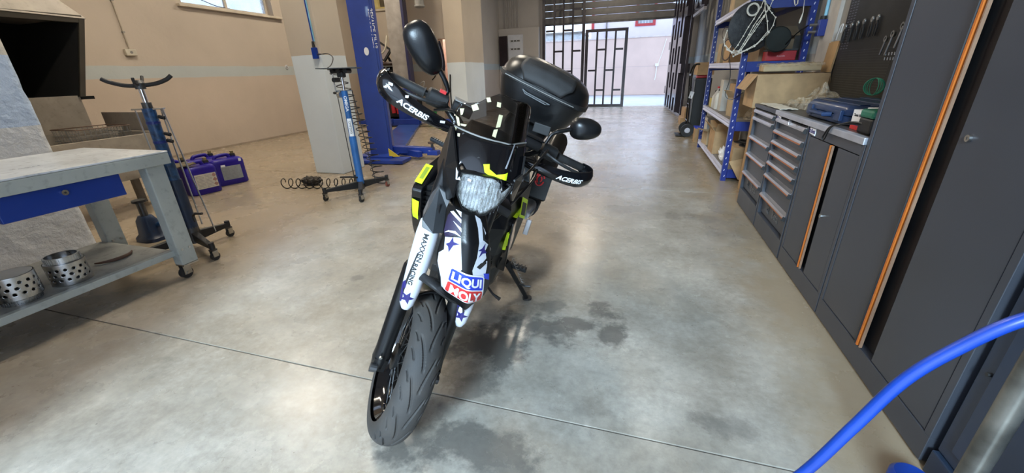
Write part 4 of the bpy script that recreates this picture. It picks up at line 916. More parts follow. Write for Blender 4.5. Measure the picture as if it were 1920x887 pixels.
# transmission jacks
def castor(par, x, y, r=.032, redm=None):
    c = MB().box((x, y, .085), (.04, .04, .012)).obj('castor', M_DSTEEL, par)
    sub(MB().b2((x-.018, y-.02, .03), (x-.014, y+.02, .08)), 'fork', M_STEEL, c); sub(MB().b2((x+.014, y-.02, .03), (x+.018, y+.02, .08)), 'fork', M_STEEL, c)
    sub(MB().cyl((x-.012, y, r), (x+.012, y, r), r, n=20), 'wheel', redm or M_RUB, c, smooth=True); return c
def jack_base(t, feet, hub_r=.05):
    hubm = MB().cyl((0, 0, .06), (0, 0, .20), hub_r, hub_r*.85).obj('hub', M_DSTEEL, t, smooth=True)
    for i, (x, y) in enumerate(feet):
        d = Vector((x, y, 0)); n = d.normalized(); s = Vector((-n.y, n.x, 0))*.018
        MB().loft([[p + Vector((0, 0, z)) for p, z in ((n*.03-s*1.3, .07), (n*.03+s*1.3, .07), (n*.03+s*1.3, .15), (n*.03-s*1.3, .15))], [p + Vector((0, 0, z)) for p, z in ((d-s, .095), (d+s, .095), (d+s, .125), (d-s, .125))]]).obj('leg', M_BLKR, t, bevel=.004)
        MB().cyl((x, y, .09), (x, y, .145), .02).obj('leg_end', M_BLKR, t)
        castor(t, x, y, redm=mat('red_wheel', (.20, .05, .03), .5) if (i == 2 and hub_r < .05) else None)
j1 = thing('transmission_jack', 'worn blue transmission jack with black fork saddle behind the workbench', 'jack', (-3.40, 2.12, 0))
jack_base(j1, [(.03, .27), (.37, -.14), (-.05, -.38), (-.36, .12)], .055)
MB().cyl((0, 0, .12), (0, 0, .58), .047, n=24).obj('lower_tube', mat('jack_dark_blue', (.03, .055, .09), .35, var=.3, dirt=.4), j1, smooth=True)
ut = MB().cyl((0, 0, .58), (0, 0, 1.11), .040, n=24).obj('upper_tube', M_JBLUE, j1, smooth=True)
for z in (.72, .86, 1.0): sub(MB().lathe([(.041, z), (.043, z+.005), (.043, z+.015), (.041, z+.02)], 24), 'band', M_DBLUE, ut)
MB().cyl((0, 0, 1.11), (0, 0, 1.15), .03).obj('collar', M_DSTEEL, j1); MB().cyl((0, 0, 1.13), (0, 0, 1.26), .017).obj('piston', M_CHROME, j1, smooth=True)
MB().box((0, 0, 1.105), (.20, .035, .01), Matrix.Rotation(.5, 3, 'Z')).obj('top_bar', M_STEEL, j1)
for a, b in (((-.075, -.04, 1.11), (-.06, -.03, .16)), ((.08, .04, 1.11), (.17, .06, .14)), ((.05, .05, 1.10), (.06, .05, .20))): MB().cyl(a, b, .0055, n=8).obj('side_rod', M_STEEL, j1)
for z in (1.05, .93, .88): MB().tube([(.05, .02, z), (.085, .03, z-.01)], .014, 8).obj('valve_knob', M_BLKR, j1)
MB().tube([(.10, -.02, .25), (.10, -.02, .30), (.13, -.02, .32), (.19, -.01, .32)], .010, 8).obj('pedal', M_DSTEEL, j1)
sd = MB().lathe([(0, 1.24), (.03, 1.24), (.034, 1.28), (.02, 1.30), (0, 1.30)], 20).obj('saddle', M_DSTEEL, j1)
sub(MB().tube(catmull([(-.15, -.13, 1.315), (-.12, -.10, 1.29), (-.05, -.04, 1.265), (.05, .05, 1.27), (.12, .10, 1.295), (.15, .13, 1.325)], 6), [.014]*31, 10), 'saddle_arm', M_BLKR, sd, smooth=True)
sub(MB().tube(catmull([(-.09, .09, 1.325), (-.06, .06, 1.285), (0, 0, 1.27), (.04, -.05, 1.28), (.05, -.06, 1.315)], 6), .010, 8), 'saddle_arm', M_BLKR, sd, smooth=True)

j2 = thing('transmission_jack', 'blue transmission jack with flat black plate on top beside the white pier', 'jack', (-3.04, 3.82, 0))
jack_base(j2, [(-.23, -.34), (.21, -.30), (.13, .33), (-.27, .26)], .038)
MB().cyl((0, 0, .12), (0, 0, .66), .040, n=24).obj('lower_tube', mat('jack_clear_blue', (.03, .15, .42), .35, var=.2), j2, smooth=True)
ut = MB().cyl((0, 0, .62), (0, 0, 1.14), .033, n=24).obj('upper_tube', mat('jack_clear_blue', (.03, .15, .42), .35), j2, smooth=True)
def on_tube(r, z0, ang):
    def f(c): a = ang + (c.y)/r; return Vector((r*1.03*math.cos(a), r*1.03*math.sin(a), z0 - c.x))
    return f
fan(rrect(.095, .024, .004), on_tube(.0345, .76, -1.0), 'white_label', M_WPRINT, ut, cuts=3)
text('OMP2045', .034, M_INK, ut, None, fn=on_tube(.0355, .76, -1.0))
text('OMEGA', .045, M_WPRINT, ut, None, bold=.001, fn=on_tube(.0355, 1.01, -1.0))
MB().cyl((0, 0, 1.14), (0, 0, 1.28), .015).obj('piston', M_CHROME, j2, smooth=True)
MB().box((0, 0, 1.14), (.17, .03, .01), Matrix.Rotation(.4, 3, 'Z')).obj('top_bar', M_DSTEEL, j2)
for a, b in (((-.075, -.03, 1.14), (-.06, -.02, .16)), ((.075, .03, 1.14), (.17, .05, .14))): MB().cyl(a, b, .0045, n=8).obj('side_rod', M_BLKR, j2)
hd = MB().box((0, 0, 1.30), (.07, .06, .05)).obj('head', M_BLKR, j2, bevel=.005)
for x, z in ((-.075, 1.335), (.0, 1.34), (.09, 1.335), (-.07, 1.25)): sub(MB().cyl((x, -.05, z), (x, .03, z), .024, n=16), 'clamp_knob', M_BLKR, hd, smooth=True)
sub(MB().cyl((-.085, -.03, 1.33), (-.085, -.03, 1.13), .007, n=8), 'threaded_rod', M_STEEL, hd); sub(MB().cyl((-.115, -.03, 1.12), (-.055, -.03, 1.12), .012, n=8), 'rod_end', M_BLKR, hd)
sub(MB().cyl((-.055, -.04, 1.10), (-.02, -.04, 1.10), .028, n=16), 'gauge', M_STEEL, hd)
MB().box((-.01, 0, 1.362), (.40, .30, .008), Matrix.Rotation(.45, 3, 'Z')).obj('plate', M_BLKR, j2)
MB().tube([(.0, -.04, .20), (-.05, -.10, .22), (-.17, -.12, .215)], .010, 8).obj('pedal', M_BLKR, j2)

# coiled air hose: from the regulator down beside the lift, then along the floor
pts = [(-3.70, 4.56, 1.53)]
reg = thing('air_regulator', 'small blue air outlet hanging on the white pier', 'air outlet', (-3.99, 4.615, 1.50))
MB().b2((-.03, -.05, 0), (.03, 0, .13)).obj('body', M_HOSE, reg, bevel=.004); MB().cyl((0, -.025, .13), (-.005, -.025, .20), .02, .012).obj('fitting', M_BLKR, reg)
MB().tube([(.03, -.025, .05), (.10, -.025, .05)], .009, 8).obj('coupling', M_STEEL, reg)
for k, c in enumerate((M_HOSE, mat('pale_blue_pipe', (.25, .55, .72), .4))):
    tagp(MB().tube([(-3.995+.018*k, 4.605, 1.70), (-4.005+.018*k, 4.605, 2.2), (-4.02+.018*k, 4.605, 3.4)], .008, 8).obj('air_pipe', c), ['bright blue air pipe running up the white pier', 'pale blue pipe running up the pier, right of the bright one'][k], 'pipe')
hp = catmull([(-3.88, 4.59, 1.55), (-3.78, 4.57, 1.55), (-3.66, 4.5, 1.50), (-3.62, 4.4, 1.42), (-3.60, 4.3, 1.38), (-3.56, 4.25, 1.36)], 6)
N = 19; coil = []
for k in range(N*16+1):
    a = 2*PI*k/16; t = k/(N*16); c = Vector((-3.50, 4.30, 1.36)).lerp(Vector((-3.10, 4.28, .008)), t)
    c.x += .05*math.sin(PI*t); coil.append(c + Vector((.075*math.cos(a), .075*math.sin(a), 0)))
tagp(MB().tube(hp + coil, .0058, 6).obj('coiled_hose', M_BLK, smooth=True), 'black spiral air hose hanging down in front of the blue lift post', 'hose')
coil = []
N = 10
for k in range(N*18+1):
    a = 2*PI*k/18; t = k/(N*18); c = Vector((-4.20, 3.80, .066)).lerp(Vector((-3.22, 3.98, .066)), t); coil.append(c + Vector((.0, .060*math.cos(a), .060*math.sin(a))))
tagp(MB().tube(coil, .006, 6).obj('coiled_hose', M_BLK, smooth=True), 'black spiral air hose lying along the floor at the foot of the white pier', 'hose')
t = thing('rag', 'dark crumpled cloth bundle on the floor left of the white pier', 'cloth', (-3.98, 4.05, 0))
def lump(rx, ry, rz, seed=0, amp=.3, n=28):
    b = MB(); V = []
    def f(u, v):
        a = 2*PI*u; p = PI*v; d = Vector((math.cos(a)*math.sin(p), math.sin(a)*math.sin(p), math.cos(p)))
        r = 1 + amp*noise.noise(d*2.3 + Vector((seed, 0, 0))) + amp*.5*noise.noise(d*6 + Vector((seed, 3, 0)))
        q = Vector((d.x*rx, d.y*ry, max(0, d.z*.5+.5)*rz*1.0))*r; q.z = max(q.z, 0); return q
    return b.grid(f, n, n)
lump(.14, .09, .09, 3, .45).obj('cloth', mat('dark_cloth', (.06, .05, .04), .9), t, smooth=True)

# jerrycans
def jerrycan(x, y, rz, label, lab2, grp='blue plastic canisters on the floor by the left wall', w=.34, d=.26, h=.36):
    t = thing('jerrycan', label, 'canister', (x, y, 0), rz, grp)
    def R(z, k, dz=0, n=40): return ring((0, 0, z), (1, 0, 0), (0, 1, 0), w/2*k, d/2*k, 5, n)
    MB().loft([R(.0, .93), R(.012, 1.), R(h*.42, 1.), R(h*.45, .985), R(h*.48, 1.), R(h-.07, 1.), R(h-.04, .95), R(h-.025, .85), R(h-.022, .3)]).obj('body', M_CAN, t, smooth=True)
    hm = MB().tube(catmull([(-.11, 0, h-.04), (-.09, 0, h+.0), (-.05, 0, h+.012), (.05, 0, h+.012), (.07, 0, h-.03)], 5), .022, 10).obj('handle', M_CAN, t, smooth=True)
    MB().cyl((.12, .02, h-.04), (.12, .02, h-.005), .034).obj('neck', M_CAN, t); cp = MB().cyl((.12, .02, h-.008), (.12, .02, h+.018), .036, .032, 20).obj('cap', M_BLKR, t)
    sub(MB().cyl((.12, .02, h+.018), (.12, .02, h+.05), .018, .022), 'spout', mat('olive_cap', (.25, .20, .08), .5), cp)
    if lab2:
        L_ = MB().b2((-.10, -d/2-.002, .07), (.13, -d/2+.002, .245)).obj('paper_label', mat('can_label_%s' % lab2, (.62, .58, .50) if lab2 == 'a' else (.30, .32, .33), .6, var=.1, vscale=40), t, )
        if lab2 == 'a':
            for k in range(3): sub(MB().box((.105, -d/2-.003, .215-k*.055), (.036, .001, .036), Matrix.Rotation(PI/4, 3, 'Y')), 'diamond', mat('pinkish_ink', (.40, .22, .18), .6), L_)
        for k in range(9):
            sub(MB().b2((-.09, -d/2-.0032, .085+k*.017), (-.005, -d/2-.0025, .089+k*.017)), 'print_line', mat('grey_ink', (.28, .27, .26), .6), L_)
            sub(MB().b2((.005, -d/2-.0032, .085+k*.017), (.075, -d/2-.0025, .089+k*.017)), 'print_line', mat('grey_ink', (.28, .27, .26), .6), L_)
        if lab2 == 'b': MB().box((.14, -d/2+.0, h-.055), (.03, .004, .035)).obj('white_tag', M_WPRINT, t); MB().box((-.07, -d/2-.003, .255), (.05, .002, .025)).obj('white_tag', M_WPRINT, t)
    return t
jerrycan(-5.09, 3.46, math.radians(76), 'violet blue canister with a white hazard label, nearest to the workbench', 'a')
jerrycan(-5.19, 3.90, math.radians(70), 'violet blue canister with a grey label, farthest right of the group', 'b', w=.40)
jerrycan(-5.42, 3.42, math.radians(80), 'violet blue canister behind the one with the white hazard label', None)
jerrycan(-5.50, 3.84, math.radians(75), 'violet blue canister at the back, behind the gap between the labelled ones', None)
cl = MB().grid(lambda u, v: Vector((-5.15 + .24*(u-.5), 3.32 + .22*(v-.5), .378 + .02*noise.noise(Vector((u*4, v*4, 1))) - .05*max(0, abs(u-.5)-.35)*6*.3)), 18, 18).obj('rag', mat('olive_cloth', (.16, .13, .08), .9), smooth=True, thick=.01)
tagp(cl, 'olive brown rag draped on top of the blue canisters', 'cloth')

# extraction booth and basin at the left wall
bt = thing('washing_booth', 'beige parts washing booth with sloping hood and black cavity at the left', 'booth', (-5.5, 2.6, 0))
def Bt(mb, name, m, label=None, **k):
    o = mb.obj(name, m, bt, M=Matrix.Translation((5.5, -2.6, 0)), **k)
    if label: o['label'] = label
    return o
M_CAV = mat('cavity_black', (.006, .006, .006), .9)  # flat black for the booth cavity and its cheek
c = MB(); c.b2((-6.5, 1.2, 1.16), (-6.45, 3.13, 1.95)); c.b2((-6.45, 1.2, 1.93), (-5.56, 3.0, 1.97)); c.b2((-6.45, 1.2, 1.14), (-5.56, 3.0, 1.17)); Bt(c, 'cavity', M_CAV)
Bt(MB().loft([[(-6.45, 2.84, 1.17), (-5.49, 2.84, 1.17), (-5.49, 2.88, 1.17), (-6.45, 2.88, 1.17)], [(-6.45, 3.09, 1.90), (-5.49, 3.09, 1.90), (-5.49, 3.13, 1.90), (-6.45, 3.13, 1.90)]]), 'side_cheek', M_CAV)
Bt(MB().loft([[(-5.50, 2.84, 1.17), (-5.475, 2.84, 1.17), (-5.475, 2.885, 1.17), (-5.50, 2.885, 1.17)], [(-5.50, 3.09, 1.90), (-5.475, 3.09, 1.90), (-5.475, 3.135, 1.90), (-5.50, 3.135, 1.90)]]), 'side_frame', mat('dark_olive_frame', (.06, .05, .035), .6))
Bt(MB().b2((-5.54, 1.2, 1.86), (-5.48, 3.12, 1.93)), 'top_lip', mat('dark_olive_frame', (.06, .05, .035), .6), bevel=.004)
Bt(MB().loft([[(-5.47, 1.2, 1.93), (-5.47, 3.15, 1.90), (-6.5, 3.15, 1.90), (-6.5, 1.2, 1.93)], [(-6.0, 1.2, 2.75), (-6.0, 2.55, 2.75), (-6.5, 2.55, 2.75), (-6.5, 1.2, 2.75)]]), 'hood', M_BEIGE, bevel=.004)
Bt(MB().b2((-5.62, 1.2, .84), (-5.52, 2.86, 1.18)), 'back_panel', M_BEIGE)
ts = MB(); ts.b2((-5.55, 1.4, .35), (-5.01, 1.45, .80)); ts.b2((-5.06, 1.4, .35), (-5.01, 3.10, .78)); ts.b2((-5.55, 3.05, .35), (-5.01, 3.10, .80)); ts.b2((-5.55, 1.4, .35), (-5.01, 3.10, .40)); ts.b2((-5.55, 1.4, .35), (-5.5, 3.10, .84))
Bt(ts, 'basin', M_BEIGE)
Bt(MB().b2((-5.5, 1.46, .40), (-5.06, 3.05, .70)), 'sump', mat('oily_black', (.02, .018, .015), .2))
for x, y in ((-5.45, 1.5), (-5.08, 1.5), (-5.45, 3.0), (-5.08, 3.0)): Bt(MB().b2((x-.03, y-.03, 0), (x+.03, y+.03, .35)), 'leg', M_BEIGE)
bk = Bt(MB().tube([(-5.48, 2.5, .88), (-5.10, 2.5, .88), (-5.10, 2.95, .88), (-5.48, 2.95, .88)], .005, 6, closed=True), 'wire_basket', mat('rusty_wire', (.14, .08, .05), .6))
for z in (.77, .82): sub(MB().tube([(-5.48, 2.5, z), (-5.10, 2.5, z), (-5.10, 2.95, z), (-5.48, 2.95, z)], .003, 5, closed=True), 'wire', M_GREYB, bk)
for k in range(10): sub(MB().tube([(-5.48, 2.52+.045*k, .88), (-5.46, 2.52+.045*k, .72), (-5.12, 2.52+.045*k, .72), (-5.10, 2.52+.045*k, .88)], .003, 5), 'wire', M_GREYB, bk)
for k in range(8): sub(MB().tube([(-5.46+.05*k, 2.5, .88), (-5.46+.05*k, 2.51, .72), (-5.46+.05*k, 2.94, .72), (-5.46+.05*k, 2.95, .88)], .003, 5), 'wire', M_GREYB, bk)
Bt(MB().b2((-5.80, 3.13, .70), (-5.06, 3.16, .99)), 'splash_sheet', M_BEIGE, 'dull brown sheet metal splash guard')
Bt(MB().b2((-5.06, 3.10, .62), (-5.02, 3.16, .99)), 'splash_edge', M_ALU)

# wall fittings
t = thing('wall_socket', 'small beige junction box with conduit on the left wall under the window', 'socket', (-8.1, 5.08, 1.70))
MB().b2((0, -.09, 0), (.06, .07, .10)).obj('box', mat('socket_beige', (.55, .50, .40), .5), t, bevel=.008); MB().cyl((.06, -.01, .05), (.065, -.01, .05), .02).obj('outlet', M_GREYB, t); MB().cyl((.02, 0, .10), (.02, 0, 3.0), .012, n=8).obj('conduit', mat('conduit_beige', (.42, .36, .28), .5), t)
for z in (.35, .8, 1.4): MB().box((.02, 0, z), (.03, .035, .02)).obj('clip', M_GREYB, t)
t = thing('wall_vent', 'tiny round vent in the blue band of the left wall', 'vent', (-8.1, 8.28, 1.53))
MB().cyl((0, 0, 0), (.015, 0, 0), .045, n=20).obj('ring', M_WPRINT, t)
for k in range(4): MB().box((.016, 0, -.026+.017*k), (.004, .07, .007)).obj('slat', M_DSTEEL, t)

# two post lift
lf = thing('two_post_lift', 'blue two post car lift with grey rear carriage and yellow corner, beside the white pier', 'car lift', (-4.1, 5.6, 0))
def Lf(mb, name, m, label=None, **k):
    o = mb.obj(name, m, lf, M=Matrix.Translation((4.1, -5.6, 0)), **k)
    if label: o['label'] = label
    return o
dv = (Vector((-6.0, 9.95, 0)) - Vector((-4.03, 5.75, 0))).normalized(); sv = Vector((dv.y, -dv.x, 0))
A_ = Vector((-4.04, 5.72, 0)); B_ = Vector((-5.98, 9.95, 0))
def post(P, w_, d_, z0, z1, rot=0.):
    return MB().box((P.x, P.y, (z0+z1)/2), (w_, d_, z1-z0), Matrix.Rotation(rot, 3, 'Z'))
col = Lf(post(Vector((-4.04, 5.78, 0)), .36, .26, .03, 3.6, .45), 'post', M_BLUE, bevel=.01)
sub(MB().box((-4.04+.148*.9+.03, 5.78-.10+.06, 1.8), (.02, .08, 3.4), Matrix.Rotation(.45, 3, 'Z')), 'post_edge', M_BLUE, col)
o = text('SERVICE LIFTS', .085, M_WPRINT, col, frameM((-3.925, 5.716, 1.95), (0, 0, -1), (.9, .435, 0)), bold=.002, depth=.001)
ns = Vector((math.sin(.45), -math.cos(.45), 0)); fx_ = Vector((math.cos(.45), math.sin(.45), 0))
ctr = Vector((-4.04, 5.78, 0)) + ns*.1315
o.matrix_local = frameM(ctr + fx_*.145 + Vector((0, 0, 1.92)), (0, 0, -1), fx_*-1)
lb = MB().lathe([(0, 0), (.035, 0), (.035, .002), (0, .002)], 24, frameM(ctr - fx_*.0 + Vector((0, 0, 1.62)), fx_, (0, 0, 1)) @ Matrix.Diagonal((1, 1.6, 1, 1))); sub(lb, 'white_badge', M_WPRINT, col)
Lf(MB().box((-3.92, 5.42, .035), (1.0, .34, .05), Matrix.Rotation(.12, 3, 'Z')), 'foot_plate', M_BLUE, bevel=.005)
Lf(MB().box((-4.02, 5.70, .075), (.62, .52, .03), Matrix.Rotation(.12, 3, 'Z')), 'foot_plate', M_BLUE, bevel=.005)
Lf(MB().prism([(0, 0), (.17, 0), (0, .13)], .012, frameM((-3.74, 5.50, .08), (1, .2, 0), (0, 0, 1))), 'gusset', mat('warning_yellow', (.70, .48, .03), .5))
Lf(MB().loft([[A_ + sv*-.25 + dv*.3 + Vector((0, 0, .0)), A_ + sv*.30 + dv*.3, A_ + sv*.30 + dv*.3 + Vector((0, 0, .06)), A_ + sv*-.25 + dv*.3 + Vector((0, 0, .06))], [B_ + sv*-.25 - dv*.35, B_ + sv*.30 - dv*.35, B_ + sv*.30 - dv*.35 + Vector((0, 0, .06)), B_ + sv*-.25 - dv*.35 + Vector((0, 0, .06))]]), 'base_plate', mat('lift_plate', (.03, .07, .26), .3, var=.2), bevel=.006)
def arm(P, Q, z, w_=.07, pad=True):
    P = Vector(P); Q = Vector(Q); d = (Q-P).normalized(); s = Vector((-d.y, d.x, 0))*w_; Z = Vector((0, 0, 1))
    a = Lf(MB().loft([[P-s+Z*(z-.06), P+s+Z*(z-.06), P+s+Z*(z+.06), P-s+Z*(z+.06)], [Q-s*.7+Z*(z-.045), Q+s*.7+Z*(z-.045), Q+s*.7+Z*(z+.045), Q-s*.7+Z*(z+.045)]]), 'arm', M_BLUE, bevel=.006)
    if pad:
        sub(MB().cyl(Q-d*.02+Z*(z-.04), Q-d*.02+Z*(z+.12), .022), 'pad_screw', M_DSTEEL, a); sub(MB().cyl(Q-d*.02+Z*(z+.11), Q-d*.02+Z*(z+.135), .065, n=20), 'pad', mat('rusty_pad', (.08, .05, .035), .8), a)
    return a
arm((-3.86, 5.85, 0), (-3.14, 5.86, 0), .13, .075); arm((-3.84, 5.98, 0), (-3.30, 5.70, 0), .09, .06, False)
Lf(MB().b2((-3.20, 5.74, .07), (-3.02, 5.86, .14)), 'arm_tip', M_BLUE, bevel=.005)
c2 = Lf(post(B_, .44, .30, .03, .95, .25), 'post', M_BLUE, bevel=.01)
c2b = Lf(post(B_ + Vector((-.02, 0, 0)), .40, .28, .95, 4.2, .25), 'carriage_cover', mat('grey_lift_cover', (.30, .27, .24), .5, var=.15), 'dusty grey rear post cover')
sub(post(B_ + Vector((.235, -.02, 0)), .06, .34, .03, 4.2, .25), 'post_rail', mat('navy_rail', (.02, .02, .07), .4), c2)
for P, Q in (((-6.25, 9.6, 0), (-7.1, 9.3, 0)), ((-5.75, 9.7, 0), (-4.55, 9.75, 0))): 
    a = arm(P, Q, .14, .08, False); sub(MB().box(Vector(P).lerp(Vector(Q), .35) + Vector((0, -.1, .14)), (.16, .05, .10)), 'clamp', M_ALU, a)
Lf(MB().box((B_.x, B_.y-.30, .11), (1.0, .16, .16), Matrix.Rotation(.05, 3, 'Z')), 'cross_beam', M_BLUE, bevel=.006)
t = thing('lift_motor', 'grey electric motor hanging high beside the rear lift post', 'motor', (-5.12, 9.6, 2.72))
MB().lathe([(0, 0), (.09, 0), (.12, .02), (.12, .05), (.105, .06), (.105, .5), (.12, .5), (.12, .6)], 24).obj('body', M_GREYB, t, smooth=True); MB().b2((.1, -.06, .2), (.17, .06, .4)).obj('terminal_box', M_DSTEEL, t); MB().box((-.3, 0, .45), (.45, .05, .05)).obj('bracket', M_DSTEEL, t)
tagp(MB().tube(catmull([(-5.56, 9.7, 2.9), (-5.70, 9.65, 3.2), (-5.66, 9.65, 3.8)], 6), .03, 8).obj('black_cable', M_BLKR), 'thick black cable rising beside the lift motor', 'cable')
tagp(MB().tube(catmull([(-6.75, 9.62, 2.6), (-6.68, 9.62, 2.0), (-6.45, 9.62, 1.80), (-6.25, 9.64, 1.86), (-6.16, 9.70, 2.2)], 8), .022, 8).obj('hose', mat('cream_hose', (.55, .50, .38), .5), smooth=True), 'cream hose sagging between the two lift posts', 'hose')
tagp(MB().tube(catmull([(-5.50, 10.985, 1.5), (-5.57, 10.98, 1.25), (-5.70, 10.985, 1.12)], 6), .015, 6).obj('hook_cable', M_BLKR), 'short black cable on the back wall right of the rear post', 'cable')

# tyre changer at the back
tm = thing('tyre_changer', 'black and yellow tyre machine with red ram and tilted monitor, behind the lift', 'machine', (-6.45, 10.30, 0))
tm.scale = (1.1, 1.1, 1.1)
MB().b2((-.35, -.4, .2), (.45, .4, .75)).obj('base', M_BLKR, tm, bevel=.02)
MB().loft([ring((-.1, 0, z), (1, 0, 0), (0, 1, 0), r, r*.8, 3, 20) for z, r in ((.75, .42), (.9, .44), (1.2, .40), (1.36, .30))]).obj('body', M_BLK, tm, smooth=True)
MB().lathe([(.0, 0), (.36, 0), (.38, .04), (.36, .08), (0, .08)], 32, Matrix.Translation((.0, -.05, 1.38))).obj('turntable', mat('brown_black', (.04, .02, .015), .5), tm, smooth=True)
for z, w_ in ((1.27, .26), (1.05, .36), (.92, .34), (.72, .40), (1.40, .18)): MB().b2((-.42, -.45, z), (-.42+w_, -.40, z+.03 if w_ != .36 else z+.07)).obj('yellow_stripe', mat('machine_yellow', (.75, .58, .04), .5), tm)
text('WORK', .16, mat('machine_yellow', (.75, .58, .04), .5), tm, frameM((-.22, -.455, .84), (1, 0, 0), (0, 0, 1)), bold=.004)
MB().cyl((.12, -.46, .3), (.10, -.46, .80), .05).obj('red_ram', mat('machine_red', (.45, .02, .03), .4), tm, smooth=True); MB().cyl((.24, -.44, .28), (.22, -.44, .78), .045).obj('red_ram', MATS['machine_red'], tm, smooth=True)
mo = MB().box((-.30, .0, 1.72), (.50, .05, .34), Matrix.Rotation(-.35, 3, 'X') @ Matrix.Rotation(.55, 3, 'Y')).obj('monitor', M_BLKR, tm, bevel=.008); sub(MB().box((-.30, -.03, 1.72), (.42, .03, .26), Matrix.Rotation(-.35, 3, 'X') @ Matrix.Rotation(.55, 3, 'Y')), 'screen', mat('dull_screen', (.25, .21, .20), .3), mo)
MB().tube([(-.1, .1, 1.4), (-.2, .08, 1.6)], .03, 8).obj('monitor_arm', M_BLKR, tm)
MB().tube([(.3, -.1, 1.42), (.55, -.3, 1.5), (.62, -.3, 1.45)], .02, 8).obj('lever_arm', M_DSTEEL, tm)
for x in (-.3, .4): MB().b2((x-.03, -.38, 0), (x+.03, .38, .2)).obj('foot', M_BLKR, tm)
t = thing('green_bucket', 'green bucket on the floor behind the rear lift post', 'bucket', (-5.55, 10.45, 0)); MB().lathe([(.12, 0), (.16, .3), (.15, .3), (.11, .01), (0, .01)], 24).obj('bucket', mat('bucket_green', (.02, .22, .05), .4), t, smooth=True)
tagp(MB().tube(catmull([(-5.25, 9.2, .72), (-5.18, 9.2, 1.0), (-5.0, 9.2, 1.12), (-5.02, 9.2, 1.0)], 5), .012, 6).obj('wire_hook', M_GREYB), 'thin grey wire bracket left of the back doorway', 'bracket')
t = thing('hanging_coat', 'dark garment hanging at the left jamb of the back doorway', 'coat', (-5.36, 10.98, 1.35)); MB().loft([ring((x, 0, z), (1, 0, 0), (0, 1, 0), r, .03, 2, 12) for x, z, r in ((.05, 0, .03), (.05, .1, .06), (.03, .4, .07), (0, .62, .05), (-.01, .75, .02))]).obj('cloth', mat('dark_navy_cloth', (.015, .015, .03), .9), t, smooth=True)
tagp(MB().tube([(-5.10, 10.84, .4), (-5.09, 10.84, .95), (-5.06, 10.84, 1.25)], .02, 6).obj('broom_stick', M_BLKR), 'dark stick leaning against the pier right of the back doorway', 'stick')

# electrical panel by the gate
bx = struct(MB().b2((-5.19, 15.55, 0), (-3.66, 15.70, 2.72)).obj('trim_5', P_FAR, bevel=.01))
ep = thing('electrical_panel', 'white electrical cabinet with dark door swung open on the gate wall', 'cabinet', (-4.72, 15.549, 1.45))
MB().b2((-.08, -.10, 0), (.48, 0, 1.05)).obj('box', M_WHITE, ep, bevel=.006)
MB().box((-.255, -.12, .52), (.02, .36, 1.0), Matrix.Rotation(1.25, 3, 'Z')).obj('door', mat('dark_glass_door', (.03, .02, .025), .15), ep)
for z in (.55, .82): 
    r_ = MB().b2((.0, -.108, z), (.38, -.10, z+.055)).obj('breaker_row', M_GREYB, ep); 
    for k in range(9): sub(MB().b2((.01+.04*k, -.114, z+.012), (.035+.04*k, -.108, z+.043)), 'breaker', M_BLKR if k % 3 else M_WPRINT, r_)
ORD = ['first', 'second', 'third', 'fourth', 'fifth', 'sixth', 'seventh']
for k, x in enumerate((-4.92, -4.86, -4.79, -4.72, -4.63, -4.55, -4.42)):
    tagp(MB().cyl((x, 15.62, 2.72), (x, 15.62, 4.6), .018 if k < 4 else .014, n=8).obj('conduit', mat('grey_conduit', (.42, .39, .36), .5)), ORD[k] + ' grey conduit from the left above the electrical panel', 'conduit', 'conduits above the electrical panel')

